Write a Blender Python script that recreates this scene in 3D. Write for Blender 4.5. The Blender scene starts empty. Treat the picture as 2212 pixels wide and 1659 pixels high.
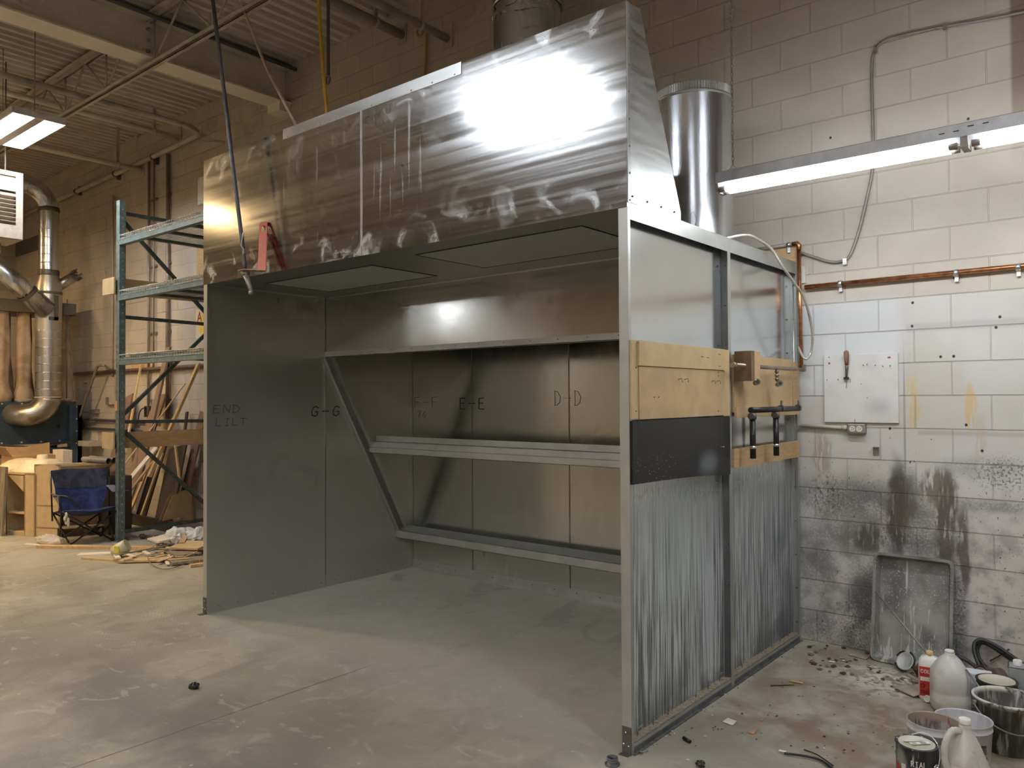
import bpy, bmesh, math, random
from mathutils import Vector, Matrix
random.seed(7)
S = bpy.context.scene
COL = S.collection
PI = math.pi

# ------------------------------------------------------------------ camera
FPX, YAW, PIT, ROL = 1687.154, -0.6917, 0.0176, -0.0051
CAM = Vector((1.8641, -3.0915, 1.6253))
Fv = Vector((math.sin(YAW)*math.cos(PIT), math.cos(YAW)*math.cos(PIT), math.sin(PIT)))
R0 = Vector((math.cos(YAW), -math.sin(YAW), 0)); U0 = R0.cross(Fv)
Rv = R0*math.cos(ROL) + U0*math.sin(ROL); Uv = -R0*math.sin(ROL) + U0*math.cos(ROL)
cd = bpy.data.cameras.new('camera'); co = bpy.data.objects.new('camera', cd); COL.objects.link(co)
cd.sensor_width = 36; cd.sensor_fit = 'HORIZONTAL'; cd.lens = 36*FPX/2212; cd.clip_end = 100
m = Matrix((Rv, Uv, -Fv)).transposed().to_4x4(); m.translation = CAM; co.matrix_world = m
S.camera = co

def at(u, v, x=None, y=None, z=None):
    """point of the room seen at a photo position, on a plane of constant x, y or z"""
    d = Fv*FPX + Rv*(u-1106) - Uv*(v-829.5)
    i, val = (0, x) if x is not None else (1, y) if y is not None else (2, z)
    return CAM + d*((val-CAM[i])/d[i])

S.view_settings.view_transform = 'Standard'; S.view_settings.look = 'None'
S.view_settings.gamma = 1; S.view_settings.use_curve_mapping = False
S.view_settings.exposure = 1.48
S.cycles.max_bounces = 6; S.cycles.diffuse_bounces = 3; S.cycles.glossy_bounces = 3; S.cycles.use_adaptive_sampling = True; S.cycles.adaptive_threshold = .055; S.cycles.adaptive_min_samples = 12; S.cycles.use_denoising = True; S.cycles.sample_clamp_indirect = 1.5

# ------------------------------------------------------------------ materials
class G:
    def __init__(s, name):
        s.m = bpy.data.materials.new(name); s.m.use_nodes = True
        s.t = s.m.node_tree; s.n = s.t.nodes; s.l = s.t.links
        s.b = s.n['Principled BSDF']
        s._pos = None; s._obj = None
    def node(s, typ, **k):
        n = s.n.new(typ)
        for a, b in k.items(): setattr(n, a, b)
        return n
    def set(s, inp, val):
        if isinstance(val, bpy.types.NodeSocket): s.l.new(val, inp)
        elif isinstance(val, (tuple, list)) and inp.type == 'RGBA' and len(val) == 3: inp.default_value = (*val, 1)
        else: inp.default_value = val
    def pos(s):
        if s._pos is None: s._pos = s.node('ShaderNodeNewGeometry').outputs['Position']
        return s._pos
    def obj(s):
        if s._obj is None: s._obj = s.node('ShaderNodeTexCoord').outputs['Object']
        return s._obj
    def mapv(s, vec, scale=(1,1,1), loc=(0,0,0), rot=(0,0,0)):
        n = s.node('ShaderNodeMapping'); s.set(n.inputs['Vector'], vec)
        n.inputs['Scale'].default_value = scale; n.inputs['Location'].default_value = loc; n.inputs['Rotation'].default_value = rot
        return n.outputs[0]
    def noise(s, scale=5, vec=None, st=None, detail=4, rough=.55, dist=0, loc=(0,0,0)):
        v = vec if vec is not None else s.pos()
        if st or loc != (0,0,0): v = s.mapv(v, st or (1,1,1), loc)
        n = s.node('ShaderNodeTexNoise'); s.set(n.inputs['Vector'], v)
        n.inputs['Scale'].default_value = scale; n.inputs['Detail'].default_value = detail
        n.inputs['Roughness'].default_value = rough; n.inputs['Distortion'].default_value = dist
        return n.outputs['Fac']
    def voro(s, scale=5, vec=None, st=None, out='Distance', rnd=1):
        v = vec if vec is not None else s.pos()
        if st: v = s.mapv(v, st)
        n = s.node('ShaderNodeTexVoronoi'); s.set(n.inputs['Vector'], v); n.inputs['Scale'].default_value = scale
        n.inputs['Randomness'].default_value = rnd
        return n.outputs[out]
    def math(s, op, a, b=0.0, c=None, clamp=False):
        n = s.node('ShaderNodeMath', operation=op, use_clamp=clamp)
        s.set(n.inputs[0], a); s.set(n.inputs[1], b)
        if c is not None: s.set(n.inputs[2], c)
        return n.outputs[0]
    def mul(s, a, b): return s.math('MULTIPLY', a, b)
    def add(s, a, b): return s.math('ADD', a, b)
    def ss(s, x, a, b, lo=0.0, hi=1.0):
        n = s.node('ShaderNodeMapRange', interpolation_type='SMOOTHSTEP')
        s.set(n.inputs[0], x)
        n.inputs[1].default_value = a; n.inputs[2].default_value = b; n.inputs[3].default_value = lo; n.inputs[4].default_value = hi
        return n.outputs[0]
    def mix(s, f, a, b, mode='MIX'):
        n = s.node('ShaderNodeMix', data_type='RGBA', blend_type=mode)
        s.set(n.inputs[0], f); s.set(n.inputs[6], a); s.set(n.inputs[7], b)
        return n.outputs[2]
    def xyz(s, vec=None):
        n = s.node('ShaderNodeSeparateXYZ'); s.set(n.inputs[0], vec if vec is not None else s.pos())
        return n.outputs[0], n.outputs[1], n.outputs[2]
    def comb(s, x, y, z):
        n = s.node('ShaderNodeCombineXYZ'); s.set(n.inputs[0], x); s.set(n.inputs[1], y); s.set(n.inputs[2], z)
        return n.outputs[0]
    def blob(s, a, b, ca, cb, ra, rb, soft=.5):
        """soft ellipse patch in two coordinates"""
        da = s.math('DIVIDE', s.math('SUBTRACT', a, ca), ra); db = s.math('DIVIDE', s.math('SUBTRACT', b, cb), rb)
        r = s.math('SQRT', s.add(s.mul(da, da), s.mul(db, db)))
        return s.ss(r, 1.0+soft, 1.0-soft)
    def box(s, a, b, a0, a1, b0, b1, e=.01):
        f = s.mul(s.ss(a, a0-e, a0+e), s.ss(a, a1+e, a1-e))
        return s.mul(f, s.mul(s.ss(b, b0-e, b0+e), s.ss(b, b1+e, b1-e)))
    def warp(s, amt=.02, scale=30):
        n = s.node('ShaderNodeTexNoise'); s.set(n.inputs['Vector'], s.pos()); n.inputs['Scale'].default_value = scale; n.inputs['Detail'].default_value = 3
        a = s.node('ShaderNodeVectorMath', operation='SUBTRACT'); s.set(a.inputs[0], n.outputs['Color']); a.inputs[1].default_value = (.5,.5,.5)
        b = s.node('ShaderNodeVectorMath', operation='SCALE'); s.set(b.inputs[0], a.outputs[0]); b.inputs['Scale'].default_value = amt
        c = s.node('ShaderNodeVectorMath', operation='ADD'); s.set(c.inputs[0], s.pos()); s.set(c.inputs[1], b.outputs[0]); return c.outputs[0]
    def bump(s, h, strength=.3, dist=.005):
        n = s.node('ShaderNodeBump'); s.set(n.inputs['Height'], h)
        n.inputs['Strength'].default_value = strength; n.inputs['Distance'].default_value = dist
        s.l.new(n.outputs[0], s.b.inputs['Normal'])
    def out(s, col=None, rough=None, metal=None, spec=None, trans=None, alpha=None):
        I = s.b.inputs
        if col is not None: s.set(I['Base Color'], col)
        if rough is not None: s.set(I['Roughness'], rough)
        if metal is not None: s.set(I['Metallic'], metal)
        if spec is not None: s.set(I['Specular IOR Level'], spec)
        if trans is not None: s.set(I['Transmission Weight'], trans)
        if alpha is not None: s.set(I['Alpha'], alpha)
        return s.m

def plain(name, col, rough=.6, metal=0.0, var=.12, scale=12, bump=0, spec=None):
    g = G(name); n = g.noise(scale, g.obj())
    c = g.mix(g.ss(n, .3, .7), tuple(x*(1-var) for x in col), tuple(min(1, x*(1+var)) for x in col))
    if bump: g.bump(g.noise(scale*6, g.obj()), bump, .003)
    return g.out(c, rough, metal, spec)

def wood(name, col, st=(1,1,12), dark=.75, rough=.6, scale=6, spots=False):
    g = G(name); n = g.noise(scale, g.obj(), st=st, detail=5, dist=.4); n2 = g.noise(2.2, g.obj())
    c = g.mix(g.ss(n, .35, .65), tuple(x*dark for x in col), col)
    c = g.mix(g.ss(n2, .35, .75, 0, .35), c, tuple(x*.7 for x in col))
    return g.out(c, rough)

def emit(name, col, strength):
    g = G(name); g.out((.9,.9,.9), .5)
    g.set(g.b.inputs['Emission Color'], col); g.b.inputs['Emission Strength'].default_value = strength
    return g.m

def galv(name, col=(.56,.57,.55), rough=.3, grain='x', dusty=.25, amp=.12, dustz=None):
    """galvanised sheet: soft rolled streaks along one axis, faint spangle, hazy hand smears"""
    g = G(name)
    st = {'x': (.6, 3, 26), 'z': (9, 9, .35), 'y': (3, .6, 26)}[grain]
    s1 = g.noise(1.4, st=st, detail=2, rough=.4); s2 = g.noise(1.6, detail=3)
    sp = g.xyz(g.voro(75, out='Color'))[0]
    smear = g.mul(g.ss(g.noise(2.4, detail=2, rough=.4), .42, .90), dusty)
    r = g.add(rough, g.mul(g.ss(s1, .2, .8), amp))
    r = g.add(r, g.add(g.ss(s2, .3, .8, 0, .08), g.mul(smear, .3)))
    c = g.mix(g.ss(s1, .2, .8), tuple(x*.985 for x in col), tuple(min(1, x*1.015) for x in col))
    c = g.mix(g.mul(sp, .0 if dustz else .05), c, tuple(min(1, x*1.25) for x in col))
    met = g.math('SUBTRACT', 1.0, smear)
    if dustz:
        dz = g.mul(g.ss(g.xyz()[2], dustz[1], dustz[0]), dustz[2]); met = g.math('SUBTRACT', met, dz, clamp=True)
        r = g.add(r, g.mul(dz, .35)); c = g.mix(g.mul(dz, .75), c, (.42,.43,.39))
    return g.out(c, r, met)

M = {}
M['galv'] = galv('galvanised steel', (.60,.61,.60), .30, dusty=.15)
M['galv_in'] = galv('galvanised steel inside', (.52,.53,.49), .22, 'z', .03, .03, (-1.0,3.4,.50))
M['galv_back'] = galv('galvanised back sheet', (.58,.58,.53), .12, 'z', .05, .05, (.0,.8,.2))
M['galv_trim'] = plain('galvanised trim', (.52,.53,.50), .40, .75, .06, 8)
M['foot'] = plain('grimy foot lip', (.15,.15,.145), .6, .4, .3, 20)
M['web'] = plain('flange web with dark reflection', (.20,.21,.21), .45, .6, .1, 8)  # dark reflection of the surroundings put into the colour of the web
M['galv_edge'] = plain('bright folded edge', (.70,.71,.70), .35, 1.0, .08, 14)
M['duct'] = galv('duct steel', (.64,.67,.71), .17, 'z', .12, .10)
M['duct_dull'] = galv('dusty duct steel', (.50,.47,.42), .30, 'z', .35, .10)
M['rivet'] = plain('rivet steel', (.25,.25,.24), .4, .9)
M['rivet_dark'] = plain('dark hole', (.03,.035,.04), .6)
M['steel_dark'] = plain('dark steel plate', (.16,.15,.13), .5, .7)
M['black'] = plain('black plastic', (.012,.012,.013), .4)
M['blackrub'] = plain('black rubber', (.03,.03,.03), .55, 0, .3)
M['white'] = plain('white plastic', (.78,.76,.70), .4)
M['chrome'] = plain('chrome', (.7,.7,.68), .2, 1)
M['rust'] = plain('rusty flake', (.10,.045,.025), .8, 0, .4)
M['beige'] = plain('beige enamel', (.46,.38,.29), .5)
M['rackgreen'] = plain('rack green enamel', (.055,.075,.068), .5, 0, .3, 20)
M['rackpale'] = plain('rack pale green enamel', (.13,.175,.165), .5, 0, .25, 20)
M['wire'] = plain('zinc wire', (.62,.56,.44), .45, .5)
M['blue'] = plain('blue machine enamel', (.045,.075,.10), .5, 0, .25, 4)
M['header'] = plain('grey header paint', (.17,.155,.13), .55)
M['bag'] = None
M['ply'] = wood('plywood', (.58,.38,.19), (1.5,1.5,9), .82)
M['plyx'] = wood('birch plywood', (.62,.42,.22), (9,1.2,1.2), .84)
M['mdf'] = plain('mdf', (.59,.42,.22), .65, 0, .08, 9)
M['pine'] = wood('pine', (.66,.45,.22), (7,7,1), .8)
M['pale'] = plain('pale laminate', (.80,.72,.58), .5, 0, .06)
M['lam'] = wood('brown laminate', (.25,.16,.115), (30,30,1.2), .8, .55)
M['lamd'] = wood('dark laminate', (.075,.05,.036), (30,30,1.2), .7, .55)
M['oldwood'] = wood('weathered board', (.36,.29,.20), (9,9,1), .55)
M['card'] = plain('cardboard', (.42,.27,.14), .8, 0, .08)
M['cream'] = plain('cream plastic', (.72,.62,.40), .4, 0, .06)
M['copper'] = plain('copper pipe', (.50,.22,.10), .35, .95, .35, 25)
M['brownpipe'] = plain('brown pipe', (.16,.10,.07), .5, .3, .3, 15)
M['conduit'] = plain('painted conduit', (.50,.44,.34), .5)
M['graypipe'] = plain('dull grey pipe', (.30,.27,.24), .5, .5)
M['red'] = plain('red enamel', (.42,.05,.04), .4, 0, .15)
M['brass'] = plain('tarnished brass', (.30,.25,.19), .42, .85)
M['strap'] = plain('dark hose rubber', (.07,.07,.075), .5)
M['rope'] = plain('cream tube', (.62,.52,.38), .6)
M['yellow'] = plain('yellow hose', (.62,.36,.03), .45)
M['steelbeam'] = plain('painted girder', (.78,.71,.58), .55, 0, .06, 2)
M['joist'] = plain('painted joist', (.47,.42,.34), .55, 0, .15, 5)
M['joistdk'] = plain('dark conduit run', (.12,.12,.13), .5)
M['ink'] = plain('marker ink', (.02,.022,.02), .5)
M['lens'] = plain('light lens', (.36,.38,.33), .5, 0, .03)
M['bagfab'] = None

# ------------------------------------------------------------------ mesh tools
class MB:
    def __init__(s): s.v = []; s.f = []; s.mi = []; s.k = 0; s.sm = []; s.smooth = False
    def _add(s, vs, fs, smooth=None):
        o = len(s.v); s.v += [Vector(v) for v in vs]
        for f in fs: s.f.append(tuple(i+o for i in f)); s.mi.append(s.k); s.sm.append(s.smooth if smooth is None else smooth)
        return s
    def box(s, a, b):
        x0,x1 = sorted((a[0],b[0])); y0,y1 = sorted((a[1],b[1])); z0,z1 = sorted((a[2],b[2]))
        return s._add([(x0,y0,z0),(x1,y0,z0),(x1,y1,z0),(x0,y1,z0),(x0,y0,z1),(x1,y0,z1),(x1,y1,z1),(x0,y1,z1)],
            [(0,3,2,1),(4,5,6,7),(0,1,5,4),(1,2,6,5),(2,3,7,6),(3,0,4,7)])
    def obox(s, c, ax, ay, az):
        """oriented box: centre and three half-axis vectors"""
        c,ax,ay,az = map(Vector, (c,ax,ay,az))
        vs = [c+ax*i+ay*j+az*k for k in (-1,1) for (i,j) in ((-1,-1),(1,-1),(1,1),(-1,1))]
        return s._add(vs, [(0,3,2,1),(4,5,6,7),(0,1,5,4),(1,2,6,5),(2,3,7,6),(3,0,4,7)])
    def bar(s, p, q, w, t, up=(0,0,1)):
        """board from p to q; w = width across, t = thickness along 'up' side"""
        p,q = Vector(p),Vector(q); d = q-p; L = d.length; d = d/L
        a = d.cross(Vector(up)); 
        if a.length < 1e-4: a = d.cross(Vector((0,1,0)))
        a.normalize(); b = a.cross(d).normalized()
        return s.obox((p+q)/2, a*w/2, b*t/2, d*L/2)
    def tube(s, pts, r, n=10, cap=True):
        pts = [Vector(p) for p in pts]; rs = r if isinstance(r, (list,tuple)) else [r]*len(pts)
        o = len(s.v); prev = None; K = len(pts)
        for i,p in enumerate(pts):
            d = (pts[min(i+1,K-1)] - pts[max(i-1,0)]).normalized()
            if prev is None:
                a = d.cross(Vector((0,0,1)))
                if a.length < .05: a = d.cross(Vector((1,0,0)))
            else: a = prev - d*prev.dot(d)
            a.normalize(); prev = a; b = d.cross(a)
            for j in range(n):
                t = 2*PI*j/n; s.v.append(p + (a*math.cos(t)+b*math.sin(t))*rs[i])
        for i in range(K-1):
            for j in range(n):
                k = (j+1) % n
                s.f.append((o+i*n+j, o+i*n+k, o+(i+1)*n+k, o+(i+1)*n+j)); s.mi.append(s.k); s.sm.append(True)
        if cap:
            s.f.append(tuple(o+j for j in reversed(range(n)))); s.mi.append(s.k); s.sm.append(False)
            s.f.append(tuple(o+(K-1)*n+j for j in range(n))); s.mi.append(s.k); s.sm.append(False)
        return s
    def lathe(s, prof, c=(0,0,0), n=32, axis=None, smooth=True, close=False):
        """profile [(r,z)...] spun round z at c (or round 'axis' direction)"""
        c = Vector(c); R = Matrix.Identity(3)
        if axis is not None: R = Vector((0,0,1)).rotation_difference(Vector(axis)).to_matrix()
        o = len(s.v)
        for (r,z) in prof:
            for j in range(n):
                t = 2*PI*j/n; s.v.append(c + R @ Vector((r*math.cos(t), r*math.sin(t), z)))
        for i in range(len(prof)-1):
            for j in range(n):
                k = (j+1) % n; s.f.append((o+i*n+j, o+i*n+k, o+(i+1)*n+k, o+(i+1)*n+j)); s.mi.append(s.k); s.sm.append(smooth)
        if prof[0][0] > 1e-5: s.f.append(tuple(o+j for j in reversed(range(n)))) if not close else None
        if prof[0][0] > 1e-5 and not close: s.mi.append(s.k); s.sm.append(False)
        if prof[-1][0] > 1e-5 and not close:
            s.f.append(tuple(o+(len(prof)-1)*n+j for j in range(n))); s.mi.append(s.k); s.sm.append(False)
        return s
    def prism(s, poly, ext):
        """closed polygon of 3D points, extruded by vector"""
        n = len(poly); e = Vector(ext); p = [Vector(v) for v in poly]
        return s._add(p+[v+e for v in p], [tuple(reversed(range(n))), tuple(range(n,2*n))] + [(i,(i+1)%n,n+(i+1)%n,n+i) for i in range(n)])
    def quad(s, a, b, c, d): return s._add([a,b,c,d], [(0,1,2,3)])
    def sphere(s, c, r, n=10, sc=(1,1,1)):
        c = Vector(c); prof = []
        o = len(s.v); m = max(4, n//2)
        for i in range(m+1):
            ph = PI*i/m
            for j in range(n):
                t = 2*PI*j/n; s.v.append(c + Vector((r*sc[0]*math.sin(ph)*math.cos(t), r*sc[1]*math.sin(ph)*math.sin(t), r*sc[2]*math.cos(ph))))
        for i in range(m):
            for j in range(n):
                k = (j+1) % n; s.f.append((o+i*n+k, o+i*n+j, o+(i+1)*n+j, o+(i+1)*n+k)); s.mi.append(s.k); s.sm.append(True)
        return s
    def build(s, name, mats, parent=None, bevel=0, base=None, smooth_angle=None):
        if not isinstance(mats, (list,tuple)): mats = [mats]
        off = Vector((0,0,0))
        if parent is not None:
            q = parent
            while q is not None: off += Vector(q.location); q = q.parent
        else:
            if base is None:
                lo = Vector([min(v[i] for v in s.v) for i in range(3)]); hi = Vector([max(v[i] for v in s.v) for i in range(3)])
                base = Vector(((lo.x+hi.x)/2, (lo.y+hi.y)/2, lo.z))
            off = Vector(base)
        me = bpy.data.meshes.new(name)
        me.from_pydata([tuple(v-off) for v in s.v], [], s.f); 
        for mt in mats: me.materials.append(mt)
        me.polygons.foreach_set('material_index', s.mi); me.polygons.foreach_set('use_smooth', s.sm)
        bm = bmesh.new(); bm.from_mesh(me); bmesh.ops.remove_doubles(bm, verts=bm.verts, dist=1e-6)
        bmesh.ops.recalc_face_normals(bm, faces=bm.faces); bm.to_mesh(me); bm.free(); me.update()
        o = bpy.data.objects.new(name, me); COL.objects.link(o)
        if parent is not None: o.parent = parent
        else: o.location = off
        if bevel:
            b = o.modifiers.new('bevel', 'BEVEL'); b.width = bevel; b.segments = 2; b.limit_method = 'ANGLE'; b.angle_limit = .7
        return o

def tag(o, label=None, cat=None, group=None, kind=None):
    if label: o['label'] = label
    if cat: o['category'] = cat
    if group: o['group'] = group
    if kind: o['kind'] = kind
    return o
def root(name, loc, label, cat, group=None):
    o = bpy.data.objects.new(name, None); COL.objects.link(o); o.location = loc; o.empty_display_size = .1
    return tag(o, label, cat, group)
def struct(name, mb, mats, **k):
    return tag(mb.build(name, mats, **k), kind='structure')
def copy_tree(o, parent=None):
    c = o.copy(); COL.objects.link(c)
    if parent is not None: c.parent = parent
    for ch in o.children: copy_tree(ch, c)
    return c
def curve(pts, n=8):
    """smooth Catmull-Rom through points"""
    P = [Vector(p) for p in pts]; P = [P[0]*2-P[1]] + P + [P[-1]*2-P[-2]]; out = []
    for i in range(1, len(P)-2):
        a,b,c,d = P[i-1:i+3]
        for k in range(n):
            t = k/n
            out.append(.5*((2*b)+(c-a)*t+(2*a-5*b+4*c-d)*t*t+(3*b-a-3*c+d)*t**3))
    out.append(P[-2]); return out

# strokes for marker and printed writing, in a 0..1 box, drawn as thin ribbons
STROKES = {
 'G': [[(.9,.85),(.6,1),(.25,.9),(.05,.5),(.2,.1),(.6,0),(.9,.2),(.9,.45),(.55,.45)]],
 'E': [[(.85,1),(.1,.97),(.08,.02),(.9,0)], [(.08,.52),(.7,.54)]],
 'F': [[(.9,1),(.1,.97),(.1,0)], [(.1,.52),(.7,.54)]],
 'D': [[(.1,1),(.12,0)], [(.0,1),(.5,.95),(.9,.6),(.8,.2),(.4,0),(.0,.02)]],
 'N': [[(.08,0),(.1,1),(.85,.05),(.9,1)]],
 'L': [[(.1,1),(.1,.03),(.85,0)]],
 'I': [[(.5,1),(.5,0)], [(.25,1),(.75,1)], [(.25,0),(.75,0)]],
 'i': [[(.5,1),(.5,0)]],
 'T': [[(.5,1),(.5,0)], [(.0,1),(1,1)]],
 'R': [[(.1,0),(.1,1),(.6,1),(.85,.8),(.6,.52),(.1,.5)], [(.45,.5),(.9,0)]],
 'A': [[(.0,0),(.5,1),(1,0)], [(.2,.35),(.8,.35)]],
 'C': [[(.9,.8),(.6,1),(.25,.9),(.08,.5),(.25,.1),(.6,0),(.9,.2)]],
 'O': [[(.5,1),(.15,.85),(.08,.5),(.15,.15),(.5,0),(.85,.15),(.92,.5),(.85,.85),(.5,1)]],
 'U': [[(.1,1),(.1,.3),(.35,0),(.65,0),(.9,.3),(.9,1)]],
 '7': [[(.1,1),(.9,1),(.4,0)]],
 '6': [[(.8,1),(.3,.7),(.1,.3),(.4,0),(.8,.15),(.75,.45),(.2,.45)]],
 '-': [[(.05,.5),(.95,.5)]],
 ' ': [],
}
def write(mb, text, fn, w, h, gap=.25, t=.004):
    """ribbon lettering; fn(a,b) -> point on the surface, a along, b up (metres)"""
    x = 0
    for ch in text:
        for st in STROKES[ch]:
            for (a,b) in zip(st, st[1:]):
                p = Vector((x+a[0]*w, a[1]*h)); q = Vector((x+b[0]*w, b[1]*h))
                d = q-p
                if d.length < 1e-6: continue
                e = d.normalized()*t*.5; n = Vector((-e.y, e.x))
                p -= e; q += e
                mb._add([fn(*(p+n)), fn(*(p-n)), fn(*(q-n)), fn(*(q+n))], [(0,1,2,3)])
        x += w*(1+gap)
    return x

# ------------------------------------------------------------------ room surfaces
def m_wall(name, stains=True):
    g = G(name); X,Y,Z = g.xyz()
    vec = g.comb(g.add(X, .1075+40*.4064), Z, 0.0)
    br = g.node('ShaderNodeTexBrick'); g.set(br.inputs['Vector'], vec)
    br.offset = .5; br.offset_frequency = 2
    br.inputs['Scale'].default_value = 1; br.inputs['Mortar Size'].default_value = .0045; br.inputs['Mortar Smooth'].default_value = .35
    br.inputs['Brick Width'].default_value = .4064; br.inputs['Row Height'].default_value = .2032; br.inputs['Bias'].default_value = 0
    br.inputs['Color1'].default_value = (.46,.46,.46,1); br.inputs['Color2'].default_value = (.54,.54,.54,1); br.inputs['Mortar'].default_value = (.5,.5,.5,1)
    br2 = g.node('ShaderNodeTexBrick'); g.set(br2.inputs['Vector'], g.comb(g.add(X, .1075+40*.4064), g.add(Z, -.0035), 0.0))
    br2.offset = .5; br2.offset_frequency = 2
    for k in ('Scale','Mortar Size','Mortar Smooth','Brick Width','Row Height','Bias'): br2.inputs[k].default_value = br.inputs[k].default_value
    fac = br.outputs['Fac']
    tone = br.outputs['Color']
    n1 = g.noise(2.2, detail=4); n2 = g.noise(30, detail=4); n3 = g.noise(110, detail=2)
    c = g.mix(g.ss(n1, .3, .7), (.475,.415,.34), (.545,.48,.395))
    c = g.mix(.12, c, tone, 'OVERLAY')
    hj = g.ss(g.math('PINGPONG', Z, .1016), .007, .003)
    fc_ = g.mul(fac, g.add(.35, g.mul(hj, .65)))
    c = g.mix(g.mul(fc_, .30), c, (.36,.29,.21))
    if stains:
        # whiter repainted zone low on the right hand wall
        wz = g.mul(g.ss(g.add(Z, g.mul(n1, .02)), 2.252, 2.243), g.ss(X, -.1, .0))
        wh = g.mix(g.ss(g.noise(1.4, detail=3, loc=(3,0,0)), .35, .65), (.63,.61,.57), (.56,.53,.46))
        c = g.mix(g.mul(wz, .8), c, wh)
        bluish = g.mul(g.box(X, Z, .0, .62, 1.62, 2.235, .06), .7)
        c = g.mix(bluish, c, (.64,.65,.66))
        c = g.mix(g.mul(g.mul(fc_, .62), wz), c, (.26,.21,.17))
        rx = g.ss(X, -.4, .05)
        # patches where old brackets stood, rust runs, smudges
        def drip(x, z0, z1, w, col, st, seed):
            nonlocal c
            ns = g.noise(38, st=(1,1,.16), loc=(seed,0,0), detail=3)
            wob = g.mul(g.math('SUBTRACT', g.noise(7, detail=2, loc=(seed,0,0)), .5), w*2.2)
            mk = g.mul(g.blob(g.add(X, wob), Z, x, (z0+z1)/2, w, (z1-z0)/2, .35), g.ss(ns, .36, .50))
            c = g.mix(g.mul(mk, st), c, col)
        # overspray clouds of grey behind the tray
        gc = (.085,.085,.085)
        cl = g.noise(4, detail=5, dist=.6, loc=(5,0,0)); sp = g.noise(75, detail=3)
        def cloud(cx, cz, rx_, rz_, st, soft=.55):
            nonlocal c
            mk = g.blob(X, Z, cx, cz, rx_, rz_, soft)
            mk = g.mul(mk, g.ss(g.add(g.mul(cl, .6), g.mul(sp, .4)), .33, .60))
            c = g.mix(g.mul(mk, st), c, gc)
        cloud(.36, .17, .10, .26, .92); cloud(.44, .38, .13, .24, .8); cloud(.14, .62, .22, .18, .35); cloud(.92, .30, .055, .40, .88)
        cloud(.45, .88, .40, .20, .62); cloud(.12, .46, .12, .16, .5); cloud(.70, .80, .25, .16, .55); cloud(.2,.1,.22,.14,.75); cloud(.3,.98,.35,.10,.4); cloud(.6,.70,.5,.08,.5)
        cloud(1.15, .98, .35, .035, .6, .7); cloud(.20, .98, .28, .12, .3)
        cloud(1.05, 1.20, .22, .06, .35); cloud(.64, 1.08, .07, .10, .7)
        c = g.mix(g.mul(g.box(X, Z, .72, 1.6, 1.385, 1.41, .01), .35), c, (.22,.2,.17))
        c = g.mix(g.mul(g.box(X, Z, .66, 1.6, 2.02, 2.07, .015), .40), c, (.36,.35,.33))
        # general dirt that thickens toward the floor
        low = g.mul(g.ss(Z, 1.35, .5), rx)
        c = g.mix(g.mul(g.mul(low, g.ss(g.noise(9, detail=6), .44, .66)), .62), c, (.17,.155,.145))
        # speckles: splashes of dark and brown paint
        wp_ = g.warp(.03, 55); v = g.voro(34, wp_, st=(1,1,.7)); va = g.voro(34, wp_, st=(1,1,.7), out='Color'); rr = g.xyz(va)[0]
        dens = g.mul(g.ss(Z, 1.42, .95), rx)
        spk = g.mul(g.ss(g.add(v, g.mul(g.xyz(va)[1], .10)), .22, .17), g.ss(g.add(rr, g.mul(dens, .42)), .84, .89))
        spk = g.mul(spk, g.ss(dens, .0, .05))
        c = g.mix(g.mul(spk, .85), c, (.07,.045,.04))
        v2 = g.voro(85, wp_, st=(1,1,.45)); r2 = g.xyz(g.voro(85, wp_, st=(1,1,.45), out='Color'))[1]
        spk2 = g.mul(g.ss(v2, .24, .16), g.mul(g.ss(r2, .45, .53), g.ss(g.mul(dens, g.ss(g.noise(3.4, detail=3), .4, .6)), .2, .6)))
        c = g.mix(g.mul(spk2, .6), c, (.12,.10,.09))
        # paint runs
        drip(.60, .62, 1.22, .055, (.07,.055,.045), .9, 1); drip(.86, .55, 1.16, .06, (.08,.06,.05), .85, 4)
        drip(.63, .78, 1.10, .07, (.10,.08,.06), .8, 7); drip(.82, .95, 1.18, .09, (.12,.10,.08), .8, 2)
        drip(.43, .62, .82, .09, (.07,.06,.05), .8, 9); drip(.96, .45, .95, .03, (.08,.05,.04), .8, 5)
        drip(.70, 1.42, 1.74, .035, (.62,.43,.14), .6, 3); drip(1.00, 1.40, 1.70, .03, (.62,.40,.12), .65, 6)
        drip(1.05, 1.25, 1.5, .04, (.50,.38,.22), .4, 8); drip(.14, 1.1, 1.38, .06, (.32,.20,.12), .55, 11)
        c = g.mix(g.mul(g.blob(X, Z, .645, 1.42, .006, .42, .5), .6), c, (.18,.17,.16))
        # splatter clusters
        c = g.mix(g.mul(g.mul(g.blob(X, Z, 1.17, 1.17, .14, .09, .6), g.ss(g.noise(60, detail=2), .52, .58)), .8), c, (.10,.13,.11))
        c = g.mix(g.mul(g.mul(g.blob(X, Z, .16, .98, .10, .12, .6), g.ss(g.noise(60, detail=2, st=(1,1,.6)), .54, .6)), .8), c, (.06,.06,.06))
        # drill holes
        for (x, z) in [(.70,2.20),(.695,2.055),(.85,1.86),(.92,1.86),(1.16,2.08),(1.14,2.02),(.98,1.45),(.53,3.15),(1.015,3.27),(.93,2.33),(.56,1.42),(1.06,1.3),(.22,3.33)]:
            c = g.mix(g.blob(X, Z, x, z, .008, .009, .25), c, (.03,.025,.02))
        # brown band high at the right edge, fading out downward
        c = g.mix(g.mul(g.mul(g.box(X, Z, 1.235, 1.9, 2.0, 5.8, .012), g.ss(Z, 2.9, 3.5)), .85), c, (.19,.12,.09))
    rough = .62
    h = g.add(g.mul(fac, -.8), g.mul(n3, .10)); h = g.add(h, g.mul(n2, .10))
    g.bump(h, .9, .007)
    return g.out(c, rough)

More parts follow.
